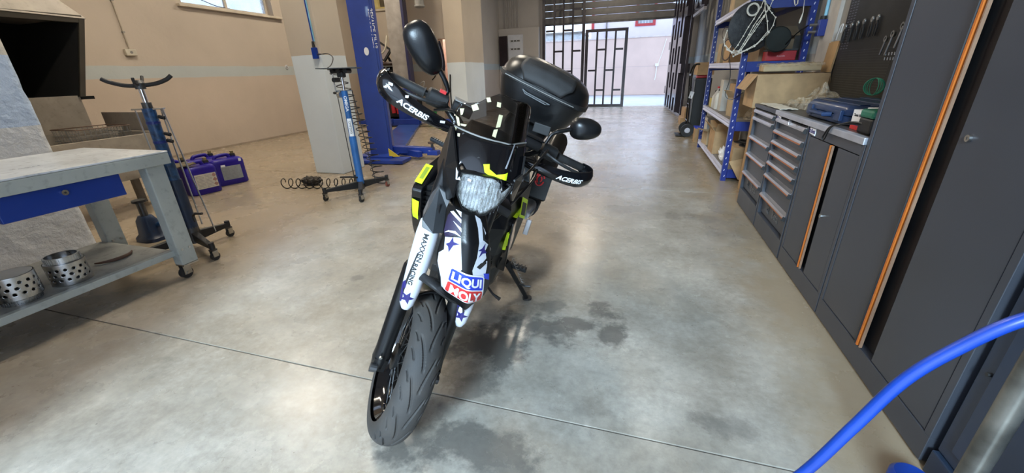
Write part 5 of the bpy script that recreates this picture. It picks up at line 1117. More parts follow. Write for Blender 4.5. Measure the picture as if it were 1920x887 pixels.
# ================================================================== RIGHT SIDE
XF = 1.016
def plM(y, z, x=XF): return frameM((x, y, z), (0, -1, 0), (0, 0, 1))     # plane facing the room
def emblem(par, y, z, s, m, x=XF):
    e = MB()
    for a in (-.012*s, .012*s):
        e.tube([(x-.003, y+a+.012*s, z+.02*s), (x-.003, y+a-.008*s, z+.012*s), (x-.003, y+a+.008*s, z-.006*s), (x-.003, y+a-.012*s, z-.02*s)], .003*s, 4)
    o = e.obj('emblem', m, par); o['kind'] = 'stuff'; return o
def drawers(name, label, y0, y1, zs, zb, logo=True):
    t = thing(name, label, 'cabinet', (XF, (y0+y1)/2, 0)); T = Matrix.Translation((-XF, -(y0+y1)/2, 0))
    def D(mb, n, m, lab=None, **k):
        o = mb.obj(n, m, t, M=T, **k)
        if lab: o['label'] = lab
        return o
    body = MB(); body.b2((XF, y0, .012), (1.60, y1, zb-.01)); body.b2((XF+.06, y0, zb-.01), (1.60, y1, .915)); body.b2((XF, y0, zb-.01), (XF+.06, y0+.022, .915)); body.b2((XF, y1-.022, zb-.01), (XF+.06, y1, .915)); body.b2((XF, y0+.022, zs[0]+.028), (XF+.06, y1-.022, .915))
    D(body, 'body', M_CAB, bevel=.003)
    zs2 = zs + [zb]
    for i, z in enumerate(zs):
        lo = zs2[i+1] + (.018 if i < len(zs)-1 else .004)
        d = D(MB().b2((XF+.022, y0+.024, lo), (XF+.05, y1-.024, z-.006)), 'drawer', M_CAB, bevel=.002)
        h = MB().loft([[(XF+.03, y, z+.020), (XF-.006, y, z+.012), (XF-.014, y, z-.002), (XF-.010, y, z-.014), (XF+.004, y, z-.012), (XF+.03, y, z+.0)] for y in (y0+.024, y1-.024)])
        ho = sub(h, 'handle', M_ALU, d)
        if i > (1 if len(zs) < 6 else 0): sub(MB().loft([[(XF-.0155, y, z-.002), (XF-.0165, y, z-.0025), (XF-.0125, y, z-.0125), (XF-.0115, y, z-.012)] for y in (y0+.03, y1-.03)]), 'orange_line', M_ORANGE, d)
        sub(MB().box((XF-.006, y0+.026, z-.008), (.022, .008, .03), Matrix.Rotation(.4, 3, 'Y')), 'latch', M_INK, d)
        if i == len(zs)-1 and logo:
            z_ = (z + zb)/2 - .008
            text('Beta', .085, mat('relief_grey', (.10, .105, .11), .35), d, plM((y0+y1)/2-.05, z_, XF+.0215), bold=.002, depth=.002)
            emblem(d, (y0+y1)/2+.13, z_, 1.3, mat('relief_grey', (.10, .105, .11), .35), XF+.022)
    MB_ = MB()
    for y in (y0+.1, y1-.1): D(MB().cyl((XF+.05, y, 0), (XF+.05, y, .012), .02), 'foot', M_STEEL)
    return t
ZA = [.888, .825, .655, .50, .325]; ZB = [.885, .80, .72, .64, .56, .46, .30]
ca = drawers('drawer_cabinet', 'charcoal five drawer tool cabinet at the far end of the cabinet row', 3.62, 4.275, ZA, .175)
cb = drawers('drawer_cabinet', 'charcoal seven drawer tool cabinet with orange lined handles and key', 2.945, 3.60, ZB, .15)
def badge(par, y, z, base):
    o = par; T = Matrix.Translation((-base[0], -base[1], 0))
    q = MB().loft([[(XF-.0035, y-.035, z-.018), (XF-.0035, y+.05, z-.012), (XF-.0035, y+.05, z+.02), (XF-.0035, y-.035, z+.02)], [(XF, y-.035, z-.018), (XF, y+.05, z-.012), (XF, y+.05, z+.02), (XF, y-.035, z+.02)]]).obj('badge', M_WPRINT, par, M=T)
    x = text('Beta', .034, M_NAVY, q, plM(y-.004, z+.003, XF-.0038), bold=.001); e = emblem(q, y+.038, z+.003, .45, M_NAVY, XF-.003)
badge(cb, 3.535, .893, (XF, (2.945+3.60)/2))
sub(MB().cyl((XF-.012, 3.27, .925-.02), (XF, 3.27, .925-.02), .008), 'lock', M_CHROME, cb).matrix_local = Matrix.Translation((-XF, -3.2725, 0))
sub(MB().box((XF-.016, 3.27, .895), (.003, .012, .03)), 'key', M_CHROME, cb).matrix_local = Matrix.Translation((-XF, -3.2725, 0))
# cupboard units with vertical orange grip strips
def cupboard(label, y0, y1, zt, zb, ys, grip, knob, depth=1.60):
    t = thing('cupboard', label, 'cabinet', (XF, (y0+y1)/2, 0)); T = Matrix.Translation((-XF, -(y0+y1)/2, 0))
    def D(mb, n, m, lab=None, **k):
        o = mb.obj(n, m, t, M=T, **k)
        if lab: o['label'] = lab
        return o
    b = MB(); b.b2((XF+.045, y0, .012), (depth, y1, zt)); b.b2((XF, y0, .012), (XF+.045, y1, zb)); b.b2((XF, y0, zb), (XF+.045, y0+.028, zt)); b.b2((XF, y1-.028, zb), (XF+.045, y1, zt)); b.b2((XF, y0+.028, zt-.05), (XF+.045, y1-.028, zt))
    D(b, 'body', M_CAB, bevel=.002)
    ga, gb = grip
    d1 = D(MB().b2((XF+.002, ys[1]+.004, zb+.005), (XF+.02, y1-.032, zt-.055)), 'door', M_CAB, bevel=.0015)
    d0 = D(MB().b2((XF+.002, y0+.032, zb+.005), (XF+.02, ys[0]-.004, zt-.055)), 'door', M_CAB, bevel=.0015)
    # grip channel
    D(MB().b2((XF+.03, ys[0]-.004, zb+.005), (XF+.045, ys[1]+.004, zt-.055)), 'grip_recess', mat('recess_black', (.008, .008, .009), .5))
    sub(MB().loft([[(XF+.002, ys[1]+.004, z), (XF-.006, ys[1]-.002, z), (XF-.010, gb, z), (XF-.004, gb-.004, z), (XF+.02, ys[1]-.01, z)] for z in (zb+.005, zt-.055)]), 'grip_lip', M_CABD, d1)
    sub(MB().b2((XF-.008, gb-.017, zb+.005), (XF+.006, gb-.007, zt-.055)), 'orange_strip', M_ORANGE, d1, 'orange grip strip')
    sub(MB().b2((XF-.006, gb-.036, zb+.005), (XF+.004, gb-.030, zt-.055)), 'thin_strip', mat('copper_strip', (.42, .25, .16), .35, .4), d1)
    if knob:
        kz, ky = knob
        sub(MB().cyl((XF-.006, ky, kz), (XF+.004, ky, kz), .011, n=24), 'lock', M_STEEL, d0); sub(MB().box((XF-.0065, ky, kz), (.001, .002, .009)), 'keyhole', M_INK, d0)
    for y in (y0+.08, y1-.08): D(MB().cyl((XF+.06, y, 0), (XF+.06, y, .012), .02), 'foot', M_STEEL)
    return t
cc_ = cupboard('low charcoal two door cupboard under the worktop, with small round lock', 2.245, 2.925, .915, .12, (2.505, 2.60), (2.50, 2.588), (.49, 2.475))
badge(cc_, 2.86, .890, (XF, (2.245+2.925)/2))
ct = cupboard('tall charcoal two door cupboard with orange grip strip at the right', 1.312, 2.235, 2.05, .115, (1.705, 1.835), (1.70, 1.822), (1.04, 1.655))
# worktop
wt = thing('worktop', 'dark worktop with pale metal front edge over the low cabinets', 'worktop', (XF, 3.26, .916))
MB().b2((.022, -1.01, 0), (.60, 1.02, .026)).obj('top', mat('worktop_dark', (.07, .065, .06), .35, var=.2), wt)
MB().b2((-.012, -1.015, 0.0), (.022, .36, .034)).obj('front_edge', mat('edge_alu', (.55, .56, .62), .35, .6), wt, bevel=.004)
MB().b2((-.006, .362, 0), (.022, 1.02, .03)).obj('front_edge', M_CAB, wt, bevel=.003)
# dark blue steel cabinet at the frame edge
M_DK = mat('dark_blue_steel', (.018, .032, .060), .35, var=.25, vscale=2)
bc = thing('steel_cabinet', 'dark blue steel cabinet at the right edge, behind the blue hose', 'cabinet', (XF, .9, 0))
MB().b2((.012, -.55, .10), (.6, .385, 1.9)).obj('body', M_DK, bc, bevel=.004); MB().b2((.0, -.55, .0), (.6, .385, .095)).obj('plinth', M_DK, bc, bevel=.004)
MB().b2((.002, -.15, .15), (.012, .33, 1.8)).obj('door', M_DK, bc, bevel=.002)
MB().cyl((.0, .345, .44), (.014, .345, .44), .006).obj('screw', M_INK, bc)

# hose looping across the corner and post with blue base
hp = catmull([(.10, .56, .02), (.17, .58, .25), (.25, .60, .46), (.327, .60, .621), (.372, .605, .735), (.412, .61, .836), (.455, .61, .905), (.50, .605, .963), (.56, .60, 1.00), (.66, .60, 1.02), (.82, .62, 1.0), (1.0, .64, .93), (1.027, .65, .92)], 10)
tagp(MB().tube(hp, .0086, 16).obj('blue_hose', M_HOSE, smooth=True), 'thick bright blue hose arching across the lower right corner', 'hose')
ps = thing('post_stand', 'scratched grey steel post rising from a blue base at the lower right corner', 'stand', (.815, .92, 0))
MB().cyl((0, 0, .04), (0, 0, 1.02), .023, n=24).obj('post', mat('scratched_post', (.20, .19, .165), .35, .7, var=.5, vscale=9), ps, smooth=True)
MB().cyl((0, 0, .03), (0, 0, .16), .034, n=24).obj('socket', M_HOSE, ps)
MB().loft([[(-.03, -.03, .02), (-.03, .03, .02), (-.03, .03, .07), (-.03, -.03, .07)], [(.16, .25, .02), (.11, .29, .02), (.11, .29, .06), (.16, .25, .06)]]).obj('base_leg', M_HOSE, ps, bevel=.004)
MB().lathe([(0, 0), (.052, 0), (.056, .01), (.056, .05), (.046, .062), (0, .064)], 32, Matrix.Translation((.115, .27, .0))).obj('round_foot', M_HOSE, ps, smooth=True)
MB().b2((-.25, -.30, .02), (.03, .02, .06)).obj('base_plate', M_HOSE, ps, bevel=.004)

# wall tool panel
tp = thing('pegboard', 'black perforated tool panel on the wall above the worktop', 'panel', (1.62, 3.4, .95))
MB().b2((-.02, -1.15, 0.03), (-.004, 1.02, 1.4)).obj('board', M_CABD, tp)
for k in range(2): MB().b2((-.05, -.52+k*.02, .0), (-.02, -.50+k*.02, 1.4)).obj('rib', M_CAB, tp)
hl_ = MB()
for i in range(46):
    for y in (.86, .91, .96): hl_.b2((-.0215, y, .42+i*.02), (-.0195, y+.03, .427+i*.02))
o = hl_.obj('slot_rows', mat('slot_grey', (.10, .10, .13), .4), tp); o['kind'] = 'stuff'
hl_ = MB()
for i in range(20): hl_.b2((-.0215, .15, .06+i*.018), (-.0195, .95, .064+i*.018))
o = hl_.obj('slot_rows', mat('slot_dark', (.035, .035, .035), .5), tp); o['kind'] = 'stuff'
MB().b2((-.055, -1.0, .27), (-.021, .02, 1.4)).obj('tool_tray', mat('tray_black', (.008, .008, .010), .4), tp, bevel=.003)
def spanner(y, z, L_, a, i, m=M_STEEL, head=.018):
    t = thing('spanner', ['short steel spanner lowest in the bright row on the black panel'][0], 'spanner', (1.555, y, z), 0, 'spanners on the black wall panel')
    d = Vector((0, math.sin(a), math.cos(a)))
    MB().tube([-d*L_/2, d*L_/2], .006, 8).obj('shaft', m, t)
    MB().lathe([(head*.55, -.006), (head, -.006), (head, .006), (head*.55, .006)], 14, frameM(d*L_/2, (0, 1, 0), (0, 0, 1)), close=True).obj('head', m, t)
    return t
SPL = ['small steel spanner, lowest left of the bright row on the black panel', 'steel spanner second from the left in the bright row on the black panel', 'steel spanner with wide head in the middle of the bright row', 'steel spanner right of the wide headed one in the bright row', 'large steel spanner near the top right of the bright row', 'largest steel spanner with square head at the top right of the bright row']
for i, (y, z, L_) in enumerate([(3.60, 1.36, .10), (3.53, 1.37, .13), (3.44, 1.41, .13), (3.38, 1.42, .14), (3.31, 1.455, .15), (3.24, 1.48, .16)]):
    s_ = spanner(y, z, L_, -.25, i, M_WPRINT if i == 5 else M_STEEL, .02 + .002*i); s_['label'] = SPL[i]
PLL = ['grey plier at the left end of the row on the black panel', 'grey plier second from left in the row on the black panel', 'grey plier third from left in the row on the black panel', 'grey plier fourth from left in the row on the black panel', 'grey plier fifth from left in the row on the black panel', 'grey plier at the right end of the row on the black panel']
for i, y in enumerate((4.36, 4.25, 4.15, 4.05, 3.93, 3.85)):
    t = thing('plier', PLL[i], 'pliers', (1.585, y, 1.52+.004*i), 0, 'pliers hanging on the black wall panel')
    gm = mat('dull_tool_steel', (.30, .30, .30), .4, .8)
    for s in (-1, 1):
        MB().tube(catmull([(0, s*.004, .035), (0, s*.012, .02), (0, -s*.001, 0)], 4), .006, 6).obj('jaw', gm, t); MB().tube(catmull([(0, -s*.002, 0), (0, -s*.016, -.04), (0, -s*.012, -.10)], 4), .006, 6).obj('handle', M_BLKR, t)
for r_, z in enumerate((1.335, 1.305)):
    for k in range(5):
        t = thing('tool_bit', ['first', 'second', 'third', 'fourth', 'fifth'][4-k] + ' small bit from the left in the ' + ['upper', 'lower'][r_] + ' row of the panel holder', 'bit', (1.56, 3.40+.035*k, z-.03), 0, 'bits in the panel holder, %s row' % ('upper' if r_ == 0 else 'lower'))
        MB().cyl((0, 0, 0), (0, .004, .018), .0035, n=8).obj('bit', M_STEEL, t)
gr = thing('wire_coil', 'green wire coil hanging at the tool panel beside the tall cupboard', 'coil', (1.53, 3.50, 1.11))
for k in range(5): MB().tube([(0, .055*math.cos(a), .055*math.sin(a)) for a in [2*PI*j/20 for j in range(20)]], .003, 6, closed=True).obj('loop', mat('green_wire', (.05, .35, .22), .4), gr, M=Matrix.Rotation(k*.28, 4, 'Z'))
# pipe and outlet on the white strip
o = tagp(MB().b2((1.60, 4.62, 0), (1.63, 4.92, 3.0)).obj('wall_strip', mat('strip_white', (.55, .50, .44), .8)), 'pale upright strip of wall beside the black tool panel', 'wall strip')
tagp(MB().cyl((1.585, 4.86, 1.66), (1.585, 4.86, 3.0), .013).obj('air_pipe', MATS['pale_blue_pipe']), 'light blue air pipe beside the shelving post on the right wall', 'pipe')
t = thing('air_outlet', 'dark blue air outlet block with steel couplings on the right wall', 'air outlet', (1.57, 4.85, 1.50))
MB().b2((-.03, -.035, 0), (.03, .035, .14)).obj('body', M_DBLUE, t, bevel=.004); MB().cyl((0, 0, .14), (0, 0, .17), .025).obj('nut', M_BLKR, t)
for z in (.04, .10): MB().tube([(-.03, .02, z), (-.09, .03, z+.0)], .012, 8).obj('coupling', M_STEEL, t)
tagp(MB().tube(catmull([(1.47, 4.88, 1.60), (1.42, 4.95, 1.55), (1.38, 5.04, 1.48), (1.36, 5.12, 1.42)], 6), .006, 6).obj('air_line', M_BLK), 'thin black line drooping from the air outlet across the shelf', 'hose')

# case, box, charger on the worktop
t = thing('tool_case', 'dark blue plastic tool case lying on the worktop', 'case', (1.30, 3.02, .943), .0)
M_CASE = mat('case_blue', (.012, .035, .10), .35, var=.2, coat=.1)
def CR_(z, k, wx=.205, wy=.34): return ring((0, 0, z), (1, 0, 0), (0, 1, 0), wx*k, wy*k, 6, 40)
MB().loft([CR_(0, .95), CR_(.008, 1.), CR_(.045, 1.0), CR_(.05, .98)]).obj('lower_shell', M_CASE, t, smooth=True)
MB().loft([CR_(.052, .98), CR_(.056, 1.0), CR_(.085, 1.0), CR_(.105, .93), CR_(.107, .9)]).obj('upper_shell', M_CASE, t, smooth=True)
for y in (-.22, .20): MB().b2((-.215, y-.04, .02), (-.195, y+.04, .08)).obj('latch', M_CASE, t, bevel=.004)
MB().tube([(-.20, -.12, .045), (-.235, -.10, .045), (-.235, .10, .045), (-.20, .12, .045)], .014, 8).obj('handle', M_CASE, t, smooth=True)
for k in range(3): MB().b2((-.15+.12*k, -.30, .106), (-.10+.12*k, .30, .112)).obj('lid_rib', M_CASE, t, bevel=.003)
MB().b2((-.16, -.05, .111), (-.155, .29, .1135)).obj('pale_streak', M_GREYB, t)
t = thing('filter_box', 'small white box with red base and black printing on the worktop', 'box', (1.165, 2.575, .943), math.radians(0))
MB().b2((-.07, -.055, 0), (.07, .06, .022)).obj('red_band', M_RED, t); MB().b2((-.07, -.055, .022), (.07, .06, .03)).obj('blue_band', M_NAVY, t); MB().b2((-.07, -.055, .03), (.07, .06, .098)).obj('carton', M_WPRINT, t)
text('Classic Ried', .019, M_INK, t, frameM((-.0705, .002, .072), (0, -1, 0), (0, 0, 1)), bold=.0004)
MB().box((.0, .0, .104), (.05, .05, .012), Matrix.Rotation(.4, 3, 'Z')).obj('open_flap', M_WPRINT, t)
t = thing('battery_charger', 'green and black tool charger on the worktop beside the tall cupboard', 'charger', (1.11, 2.42, .943))
MB().b2((-.045, -.06, 0), (.07, .07, .075)).obj('body', M_BLKR, t, bevel=.01); MB().b2((-.05, -.065, .075), (.06, .065, .115)).obj('green_top', mat('charger_green', (.01, .16, .09), .4), t, bevel=.012)
ch = MB().tube(catmull([(1.07, 2.45, .99), (1.04, 2.50, .99), (1.01, 2.56, .968), (.998, 2.615, .95), (.996, 2.66, .90), (.997, 2.665, .875), (.999, 2.645, .885), (.997, 2.60, .95), (1.02, 2.55, .975), (1.07, 2.46, .985)], 6), .0045, 8).obj('power_cord', M_BLK, t, smooth=True, M=Matrix.Translation((-1.11, -2.42, -.943)))

# plastic bags
def film(name='clear_film'):
    if name in MATS: return MATS[name]
    m = bpy.data.materials.new(name); m.use_nodes = True; MATS[name] = m; nt = m.node_tree; N = nt.nodes; L = nt.links
    b = N['Principled BSDF']; b.inputs['Base Color'].default_value = (.75, .68, .55, 1); b.inputs['Roughness'].default_value = .12; b.inputs['Metallic'].default_value = 0
    geo = N.new('ShaderNodeNewGeometry'); n = N.new('ShaderNodeTexNoise'); n.inputs['Scale'].default_value = 11; n.inputs['Detail'].default_value = 4; n.inputs['Distortion'].default_value = 1.5; L.new(geo.outputs['Position'], n.inputs['Vector'])
    bp = N.new('ShaderNodeBump'); bp.inputs['Strength'].default_value = .9; bp.inputs['Distance'].default_value = .03; L.new(n.outputs['Fac'], bp.inputs['Height']); L.new(bp.outputs['Normal'], b.inputs['Normal'])
    t = N.new('ShaderNodeBsdfTransparent'); t.inputs['Color'].default_value = (.92, .88, .8, 1); mx = N.new('ShaderNodeMixShader')
    r = N.new('ShaderNodeMapRange'); r.inputs['From Min'].default_value = .35; r.inputs['From Max'].default_value = .65; r.inputs['To Min'].default_value = .03; r.inputs['To Max'].default_value = .34
    L.new(n.outputs['Fac'], r.inputs['Value']); L.new(r.outputs['Result'], mx.inputs[0]); L.new(t.outputs[0], mx.inputs[1]); L.new(b.outputs[0], mx.inputs[2]); L.new(mx.outputs[0], N['Material Output'].inputs[0])
    return m
def bag(label, loc, rx, ry, rz_, seed, rot=0., peak=None):
    def f(u, v):
        a = 2*PI*u; r = v; x = math.cos(a)*r; y = math.sin(a)*r
        n = noise.noise(Vector((x*1.6+seed, y*1.6, 0)))*.5 + .55*abs(noise.noise(Vector((x*3.2+seed, y*3.2, 2)))) - .12
        h = (1-r**3)*(.62 + n)
        if peak: h += peak[2]*math.exp(-((x-peak[0])**2 + (y-peak[1])**2)*14)*(1-r**4)
        k = 1 + .25*noise.noise(Vector((math.cos(a)*1.5, math.sin(a)*1.5, seed+5)))
        return Vector((x*rx*k, y*ry*k, max(.002, h*rz_)))
    o = MB().grid(f, 72, 26).obj('plastic_bag', film()); o.location = loc; o.rotation_euler = (0, 0, rot)
    tagp(o, label, 'plastic bag'); return o
bag('crumpled clear plastic bag on the worktop beside the blue case', (1.33, 3.84, .945), .17, .34, .15, 2., 0, (.1, -.1, .5))
pp_ = MB().grid(lambda u, v: Vector((1.03 + .12*u, 3.62 + .58*v, .947 + .008*abs(noise.noise(Vector((u*3, v*5, 4)))) + .004)), 14, 22).obj('paper_sheet', mat('waxed_paper', (.68, .63, .52), .4), thick=.003)
tagp(pp_, 'creased pale paper sheet lying on the end of the worktop', 'paper')

# big cartons between shelving and cabinets
def carton(name, label, loc, d, m, rz=0., flaps=(), grp=None, tape=True):
    t = thing(name, label, 'box', loc, rz, grp); w_, l_, h_ = d; tk = .005
    b = MB(); b.b2((-w_/2, -l_/2, 0), (w_/2, l_/2, tk))
    b.b2((-w_/2, -l_/2, tk), (-w_/2+tk, l_/2, h_)); b.b2((w_/2-tk, -l_/2, tk), (w_/2, l_/2, h_)); b.b2((-w_/2+tk, -l_/2, tk), (w_/2-tk, -l_/2+tk, h_)); b.b2((-w_/2+tk, l_/2-tk, tk), (w_/2-tk, l_/2, h_))
    b.obj('carton', m, t)
    for (sd, ang) in flaps:
        fl_ = {'x-': ((-w_/2, 0, h_), (l_, .5*w_), 'y', -1), 'x+': ((w_/2, 0, h_), (l_, .5*w_), 'y', 1), 'y-': ((0, -l_/2, h_), (w_, .5*l_), 'x', -1), 'y+': ((0, l_/2, h_), (w_, .5*l_), 'x', 1)}[sd]
        o_, (wl, fl2), ax_, sg = fl_; fl2 = min(fl2, .16)
        if ax_ == 'y': A = Vector((0, wl/2, 0)); Bv = Vector((sg*math.cos(ang), 0, math.sin(ang)))*fl2
        else: A = Vector((wl/2, 0, 0)); Bv = Vector((0, sg*math.cos(ang), math.sin(ang)))*fl2
        o_ = Vector(o_); MB().add([o_-A, o_+A, o_+A*.96+Bv, o_-A*.96+Bv], [(0, 1, 2, 3)]).obj('flap', m, t, thick=.004)
    if not flaps:
        MB().b2((-w_/2, -l_/2, h_), (w_/2, l_/2, h_+tk)).obj('lid', m, t)
        if tape: MB().b2((-w_/2-.001, -.025, h_+tk), (w_/2+.001, .025, h_+tk+.001)).obj('tape', mat('brown_tape', (.42, .30, .17), .25), t)
    return t
carton('cardboard_box', 'plain carton on the floor hidden behind the five drawer cabinet', (1.36, 4.66, 0), (.46, .36, .885), M_CARD)
carton('cardboard_box', 'long brown carton lying across the gap between shelving and cabinets', (1.315, 4.66, .8905), (.57, .40, .295), M_CARD, 0, (('x-', -1.0), ('x+', -1.4)))
for i, (x, y, z, L_, r, lab) in enumerate([(1.33, 4.73, 1.205, .46, .03, 'film wrapped brown parcel on top of the long carton, rear one'), (1.31, 4.565, 1.205, .46, -.02, 'film wrapped brown parcel on top of the long carton, front one')]):
    t = thing('wrapped_parcel', lab, 'parcel', (x, y, z), r); MB().b2((-L_/2, -.055, 0), (L_/2, .055, .062)).obj('parcel', M_CARD2, t, bevel=.01)
    MB().grid(lambda u, v: Vector(((u-.5)*L_*1.08, (v-.5)*.15, .066 + .02*abs(noise.noise(Vector((u*9, v*4, i+3.)))) - .05*max(0, abs(v-.5)-.38)*4)), 50, 12).obj('film', film(), t)
o = tagp(MB().box((1.60, 4.555, 1.315), (.014, .20, .25), Matrix.Rotation(.06, 3, 'Y')).obj('wood_panel', mat('ply_wood', (.48, .30, .14), .6, var=.15, vscale=5)), 'light brown wooden board standing upright behind the long carton', 'board')
o.location.z = .0
tagp(MB().tube(catmull([(1.59, 4.50, 1.45), (1.58, 4.44, 1.55), (1.58, 4.40, 1.56), (1.58, 4.41, 1.50)], 6), .004, 6).obj('white_cable', M_WPRINT), 'thin white cable loop above the wooden board', 'cable')

# blue boltless shelving
sh_ = thing('shelving_rack', 'blue steel shelving rack with pale beams, crowded with boxes', 'shelf', (1.3, 6.3, 0))
def S_(mb, n, m, lab=None, **k):
    o = mb.obj(n, m, sh_, M=Matrix.Translation((-1.3, -6.3, 0)), **k)
    if lab: o['label'] = lab
    return o
M_BEAM = mat('pale_beam', (.60, .60, .72), .35, .2, var=.06)
for x, y in ((1.03, 5.17), (1.57, 5.17), (1.03, 7.42), (1.57, 7.42)):
    p = MB(); p.b2((x-.028, y-.02, 0), (x+.028, y-.016, 2.4)); p.b2((x-.028, y-.016, 0), (x-.024, y+.03, 2.4)); p.b2((x+.024, y-.016, 0), (x+.028, y+.03, 2.4)); po = S_(p, 'post', M_DBLUE)
    sl_ = MB()
    for k in range(30): sl_.box((x-.006 if k % 2 else x+.006, y-.0205, .06+k*.07), (.009, .002, .022), Matrix.Rotation(.3, 3, 'Y'))
    o = sub(sl_, 'slots', M_BEAM, po); o['kind'] = 'stuff'
ZS = [.11, .65, 1.27, 1.86]
for z in ZS:
    if z != .11 or True: S_(MB().loft([[(1.0, y, z-.035), (1.0, y, z-.02), (1.008, y, z-.005), (1.0, y, z+.01), (1.0, y, z+.03), (1.03, y, z+.03), (1.03, y, z-.035)] for y in (5.2, 7.40)]), 'beam', M_BEAM)
    S_(MB().b2((1.57, 5.2, z-.035), (1.60, 7.4, z+.03)), 'beam', M_DBLUE)
    for y in (5.155, 7.43): S_(MB().b2((1.06, y-.012, z-.07), (1.54, y+.012, z+.03)), 'end_beam', M_DBLUE)
    S_(MB().b2((1.03, 5.19, z+.012), (1.57, 7.41, z+.03)), 'shelf_panel', mat('shelf_panel_grey', (.20, .18, .16), .7, var=.2))
# goods on the shelves
carton('cardboard_box', 'open brown carton with flaps up on the bottom shelf of the rack', (1.17, 6.3, .141), (.30, .42, .30), M_CARD, 0, (('x-', .9), ('x+', 1.2), ('y-', .8), ('y+', .6)))
carton('cardboard_box', 'long flat brown carton on the bottom shelf near the rack end', (1.33, 5.62, .141), (.40, .50, .21), M_CARD, 0)
carton('cardboard_box', 'small pale carton hanging open at the far front of the bottom shelf', (1.12, 6.95, .141), (.20, .30, .20), M_CARD2, .1, (('x-', .3), ('y-', .9)))
carton('cardboard_box', 'brown carton on the middle shelf of the rack', (1.32, 6.1, .681), (.36, .34, .36), M_CARD, 0, )
carton('cardboard_box', 'pale open carton at the near end of the middle shelf', (1.20, 5.75, .681), (.22, .24, .22), M_CARD2, .2, (('x-', .9), ('y-', 1.)))
carton('cardboard_box', 'tall white grey carton on the middle shelf beside the near post', (1.16, 6.50, .681), (.16, .22, .40), mat('white_card', (.55, .52, .46), .8), .0)
carton('cardboard_box', 'small yellow and white carton at the far end of the middle shelf', (1.13, 7.15, .681), (.14, .16, .12), mat('yellow_card', (.58, .46, .12), .7), .0)
for i, (y, h, c) in enumerate([(6.97, .22, (.55, .52, .46)), (6.82, .28, (.45, .42, .38)), (6.69, .25, (.60, .58, .52))]):
    t = thing('plastic_bottle', ['pale bottle at the far side on the middle shelf of the rack', 'taller greyish bottle between two pale ones on the middle shelf', 'pale bottle nearest the tall carton on the middle shelf'][i], 'bottle', (1.10, y, .6815)); m_ = mat('bottle_%d' % i, c, .4)
    MB().lathe([(0, 0), (.05, 0), (.052, .02), (.052, h*.7), (.03, h*.88), (.018, h*.9), (.018, h)], 20).obj('bottle', m_, t, smooth=True); MB().cyl((0, 0, h), (0, 0, h+.025), .021).obj('cap', M_RED if i == 1 else M_BLKR, t)
bag('dark crumpled film bag at the near end of the middle shelf', (1.33, 5.42, .682), .15, .17, .14, 7.)
t = thing('exhaust_bundle', 'dark greasy metal parts heaped near the front of the bottom shelf', 'parts', (1.18, 5.62, .36))
bpy.data.objects.remove(t)
for i, (x, y, z, r0) in enumerate([(1.33, 5.50, .346, .12), (1.34, 5.53, .388, .11), (1.30, 5.75, .346, .10)]):
    t = thing('brake_disc', ['dark brake disc lying on the flat carton nearest the rack end', 'dark brake disc resting tilted on another on the bottom shelf', 'smaller dark brake disc farther back on the flat carton'][i], 'brake disc', (x, y, z+.012), 0, 'dark brake discs on the bottom shelf'); t.rotation_euler = (0, 0, .3*i)
    MB().lathe([(r0*.55, 0), (r0, 0), (r0, .01), (r0*.55, .01)], 32, close=True).obj('disc', M_DSTEEL, t); MB().lathe([(r0*.2, .0), (r0*.56, 0), (r0*.5, .03), (r0*.2, .03)], 24, close=True).obj('hat', M_BLKR, t)
t = thing('white_bag', 'white plastic bag of parts at the front of the bottom shelf', 'bag', (1.072, 5.62, .141)); lump(.04, .16, .16, 4, .3).obj('bag', M_WPRINT, t, smooth=True)
o = tagp(MB().add([(1.05, 5.10, .24), (1.42, 5.125, .34), (1.50, 5.08, .20), (1.16, 5.02, .05)], [(0, 1, 2, 3)]).obj('cardboard_sheet', M_CARD, thick=.006), 'flat torn cardboard sheet hanging off the near end of the bottom shelf', 'cardboard')
# upper shelf goods
t = thing('power_tool_case', 'red tool box with white mark on the upper shelf of the rack', 'box', (1.40, 5.32, 1.301)); MB().b2((-.14, -.08, 0), (.13, .10, .095)).obj('body', mat('box_red', (.42, .02, .025), .4), t, bevel=.006); MB().b2((-.145, -.085, .095), (.135, .105, .11)).obj('lid', M_BLKR, t)
text('Kremlin', .024, mat('pink_print', (.8, .45, .45), .5), t, frameM((-.01, -.0805, .045), (1, 0, 0), (0, 0, 1)))
carton('cardboard_box', 'brown carton behind the red tool box on the upper shelf', (1.36, 5.62, 1.301), (.34, .30, .34), mat('dim_card', (.22, .15, .09), .85), .2, (('y-', -.7), ('x-', .8)))
carton('cardboard_box', 'brown carton on the upper shelf toward the gate', (1.25, 6.6, 1.301), (.32, .4, .3), M_CARD, 0)
carton('cardboard_box', 'pale carton standing at the far end of the upper shelf', (1.18, 7.15, 1.301), (.2, .3, .26), M_CARD2, 0)
carton('cardboard_box', 'small pale carton on the top shelf of the rack with one flap sticking out', (1.12, 6.2, 1.891), (.24, .3, .2), M_CARD2, 0, (('x-', .2), ('y-', .7)))
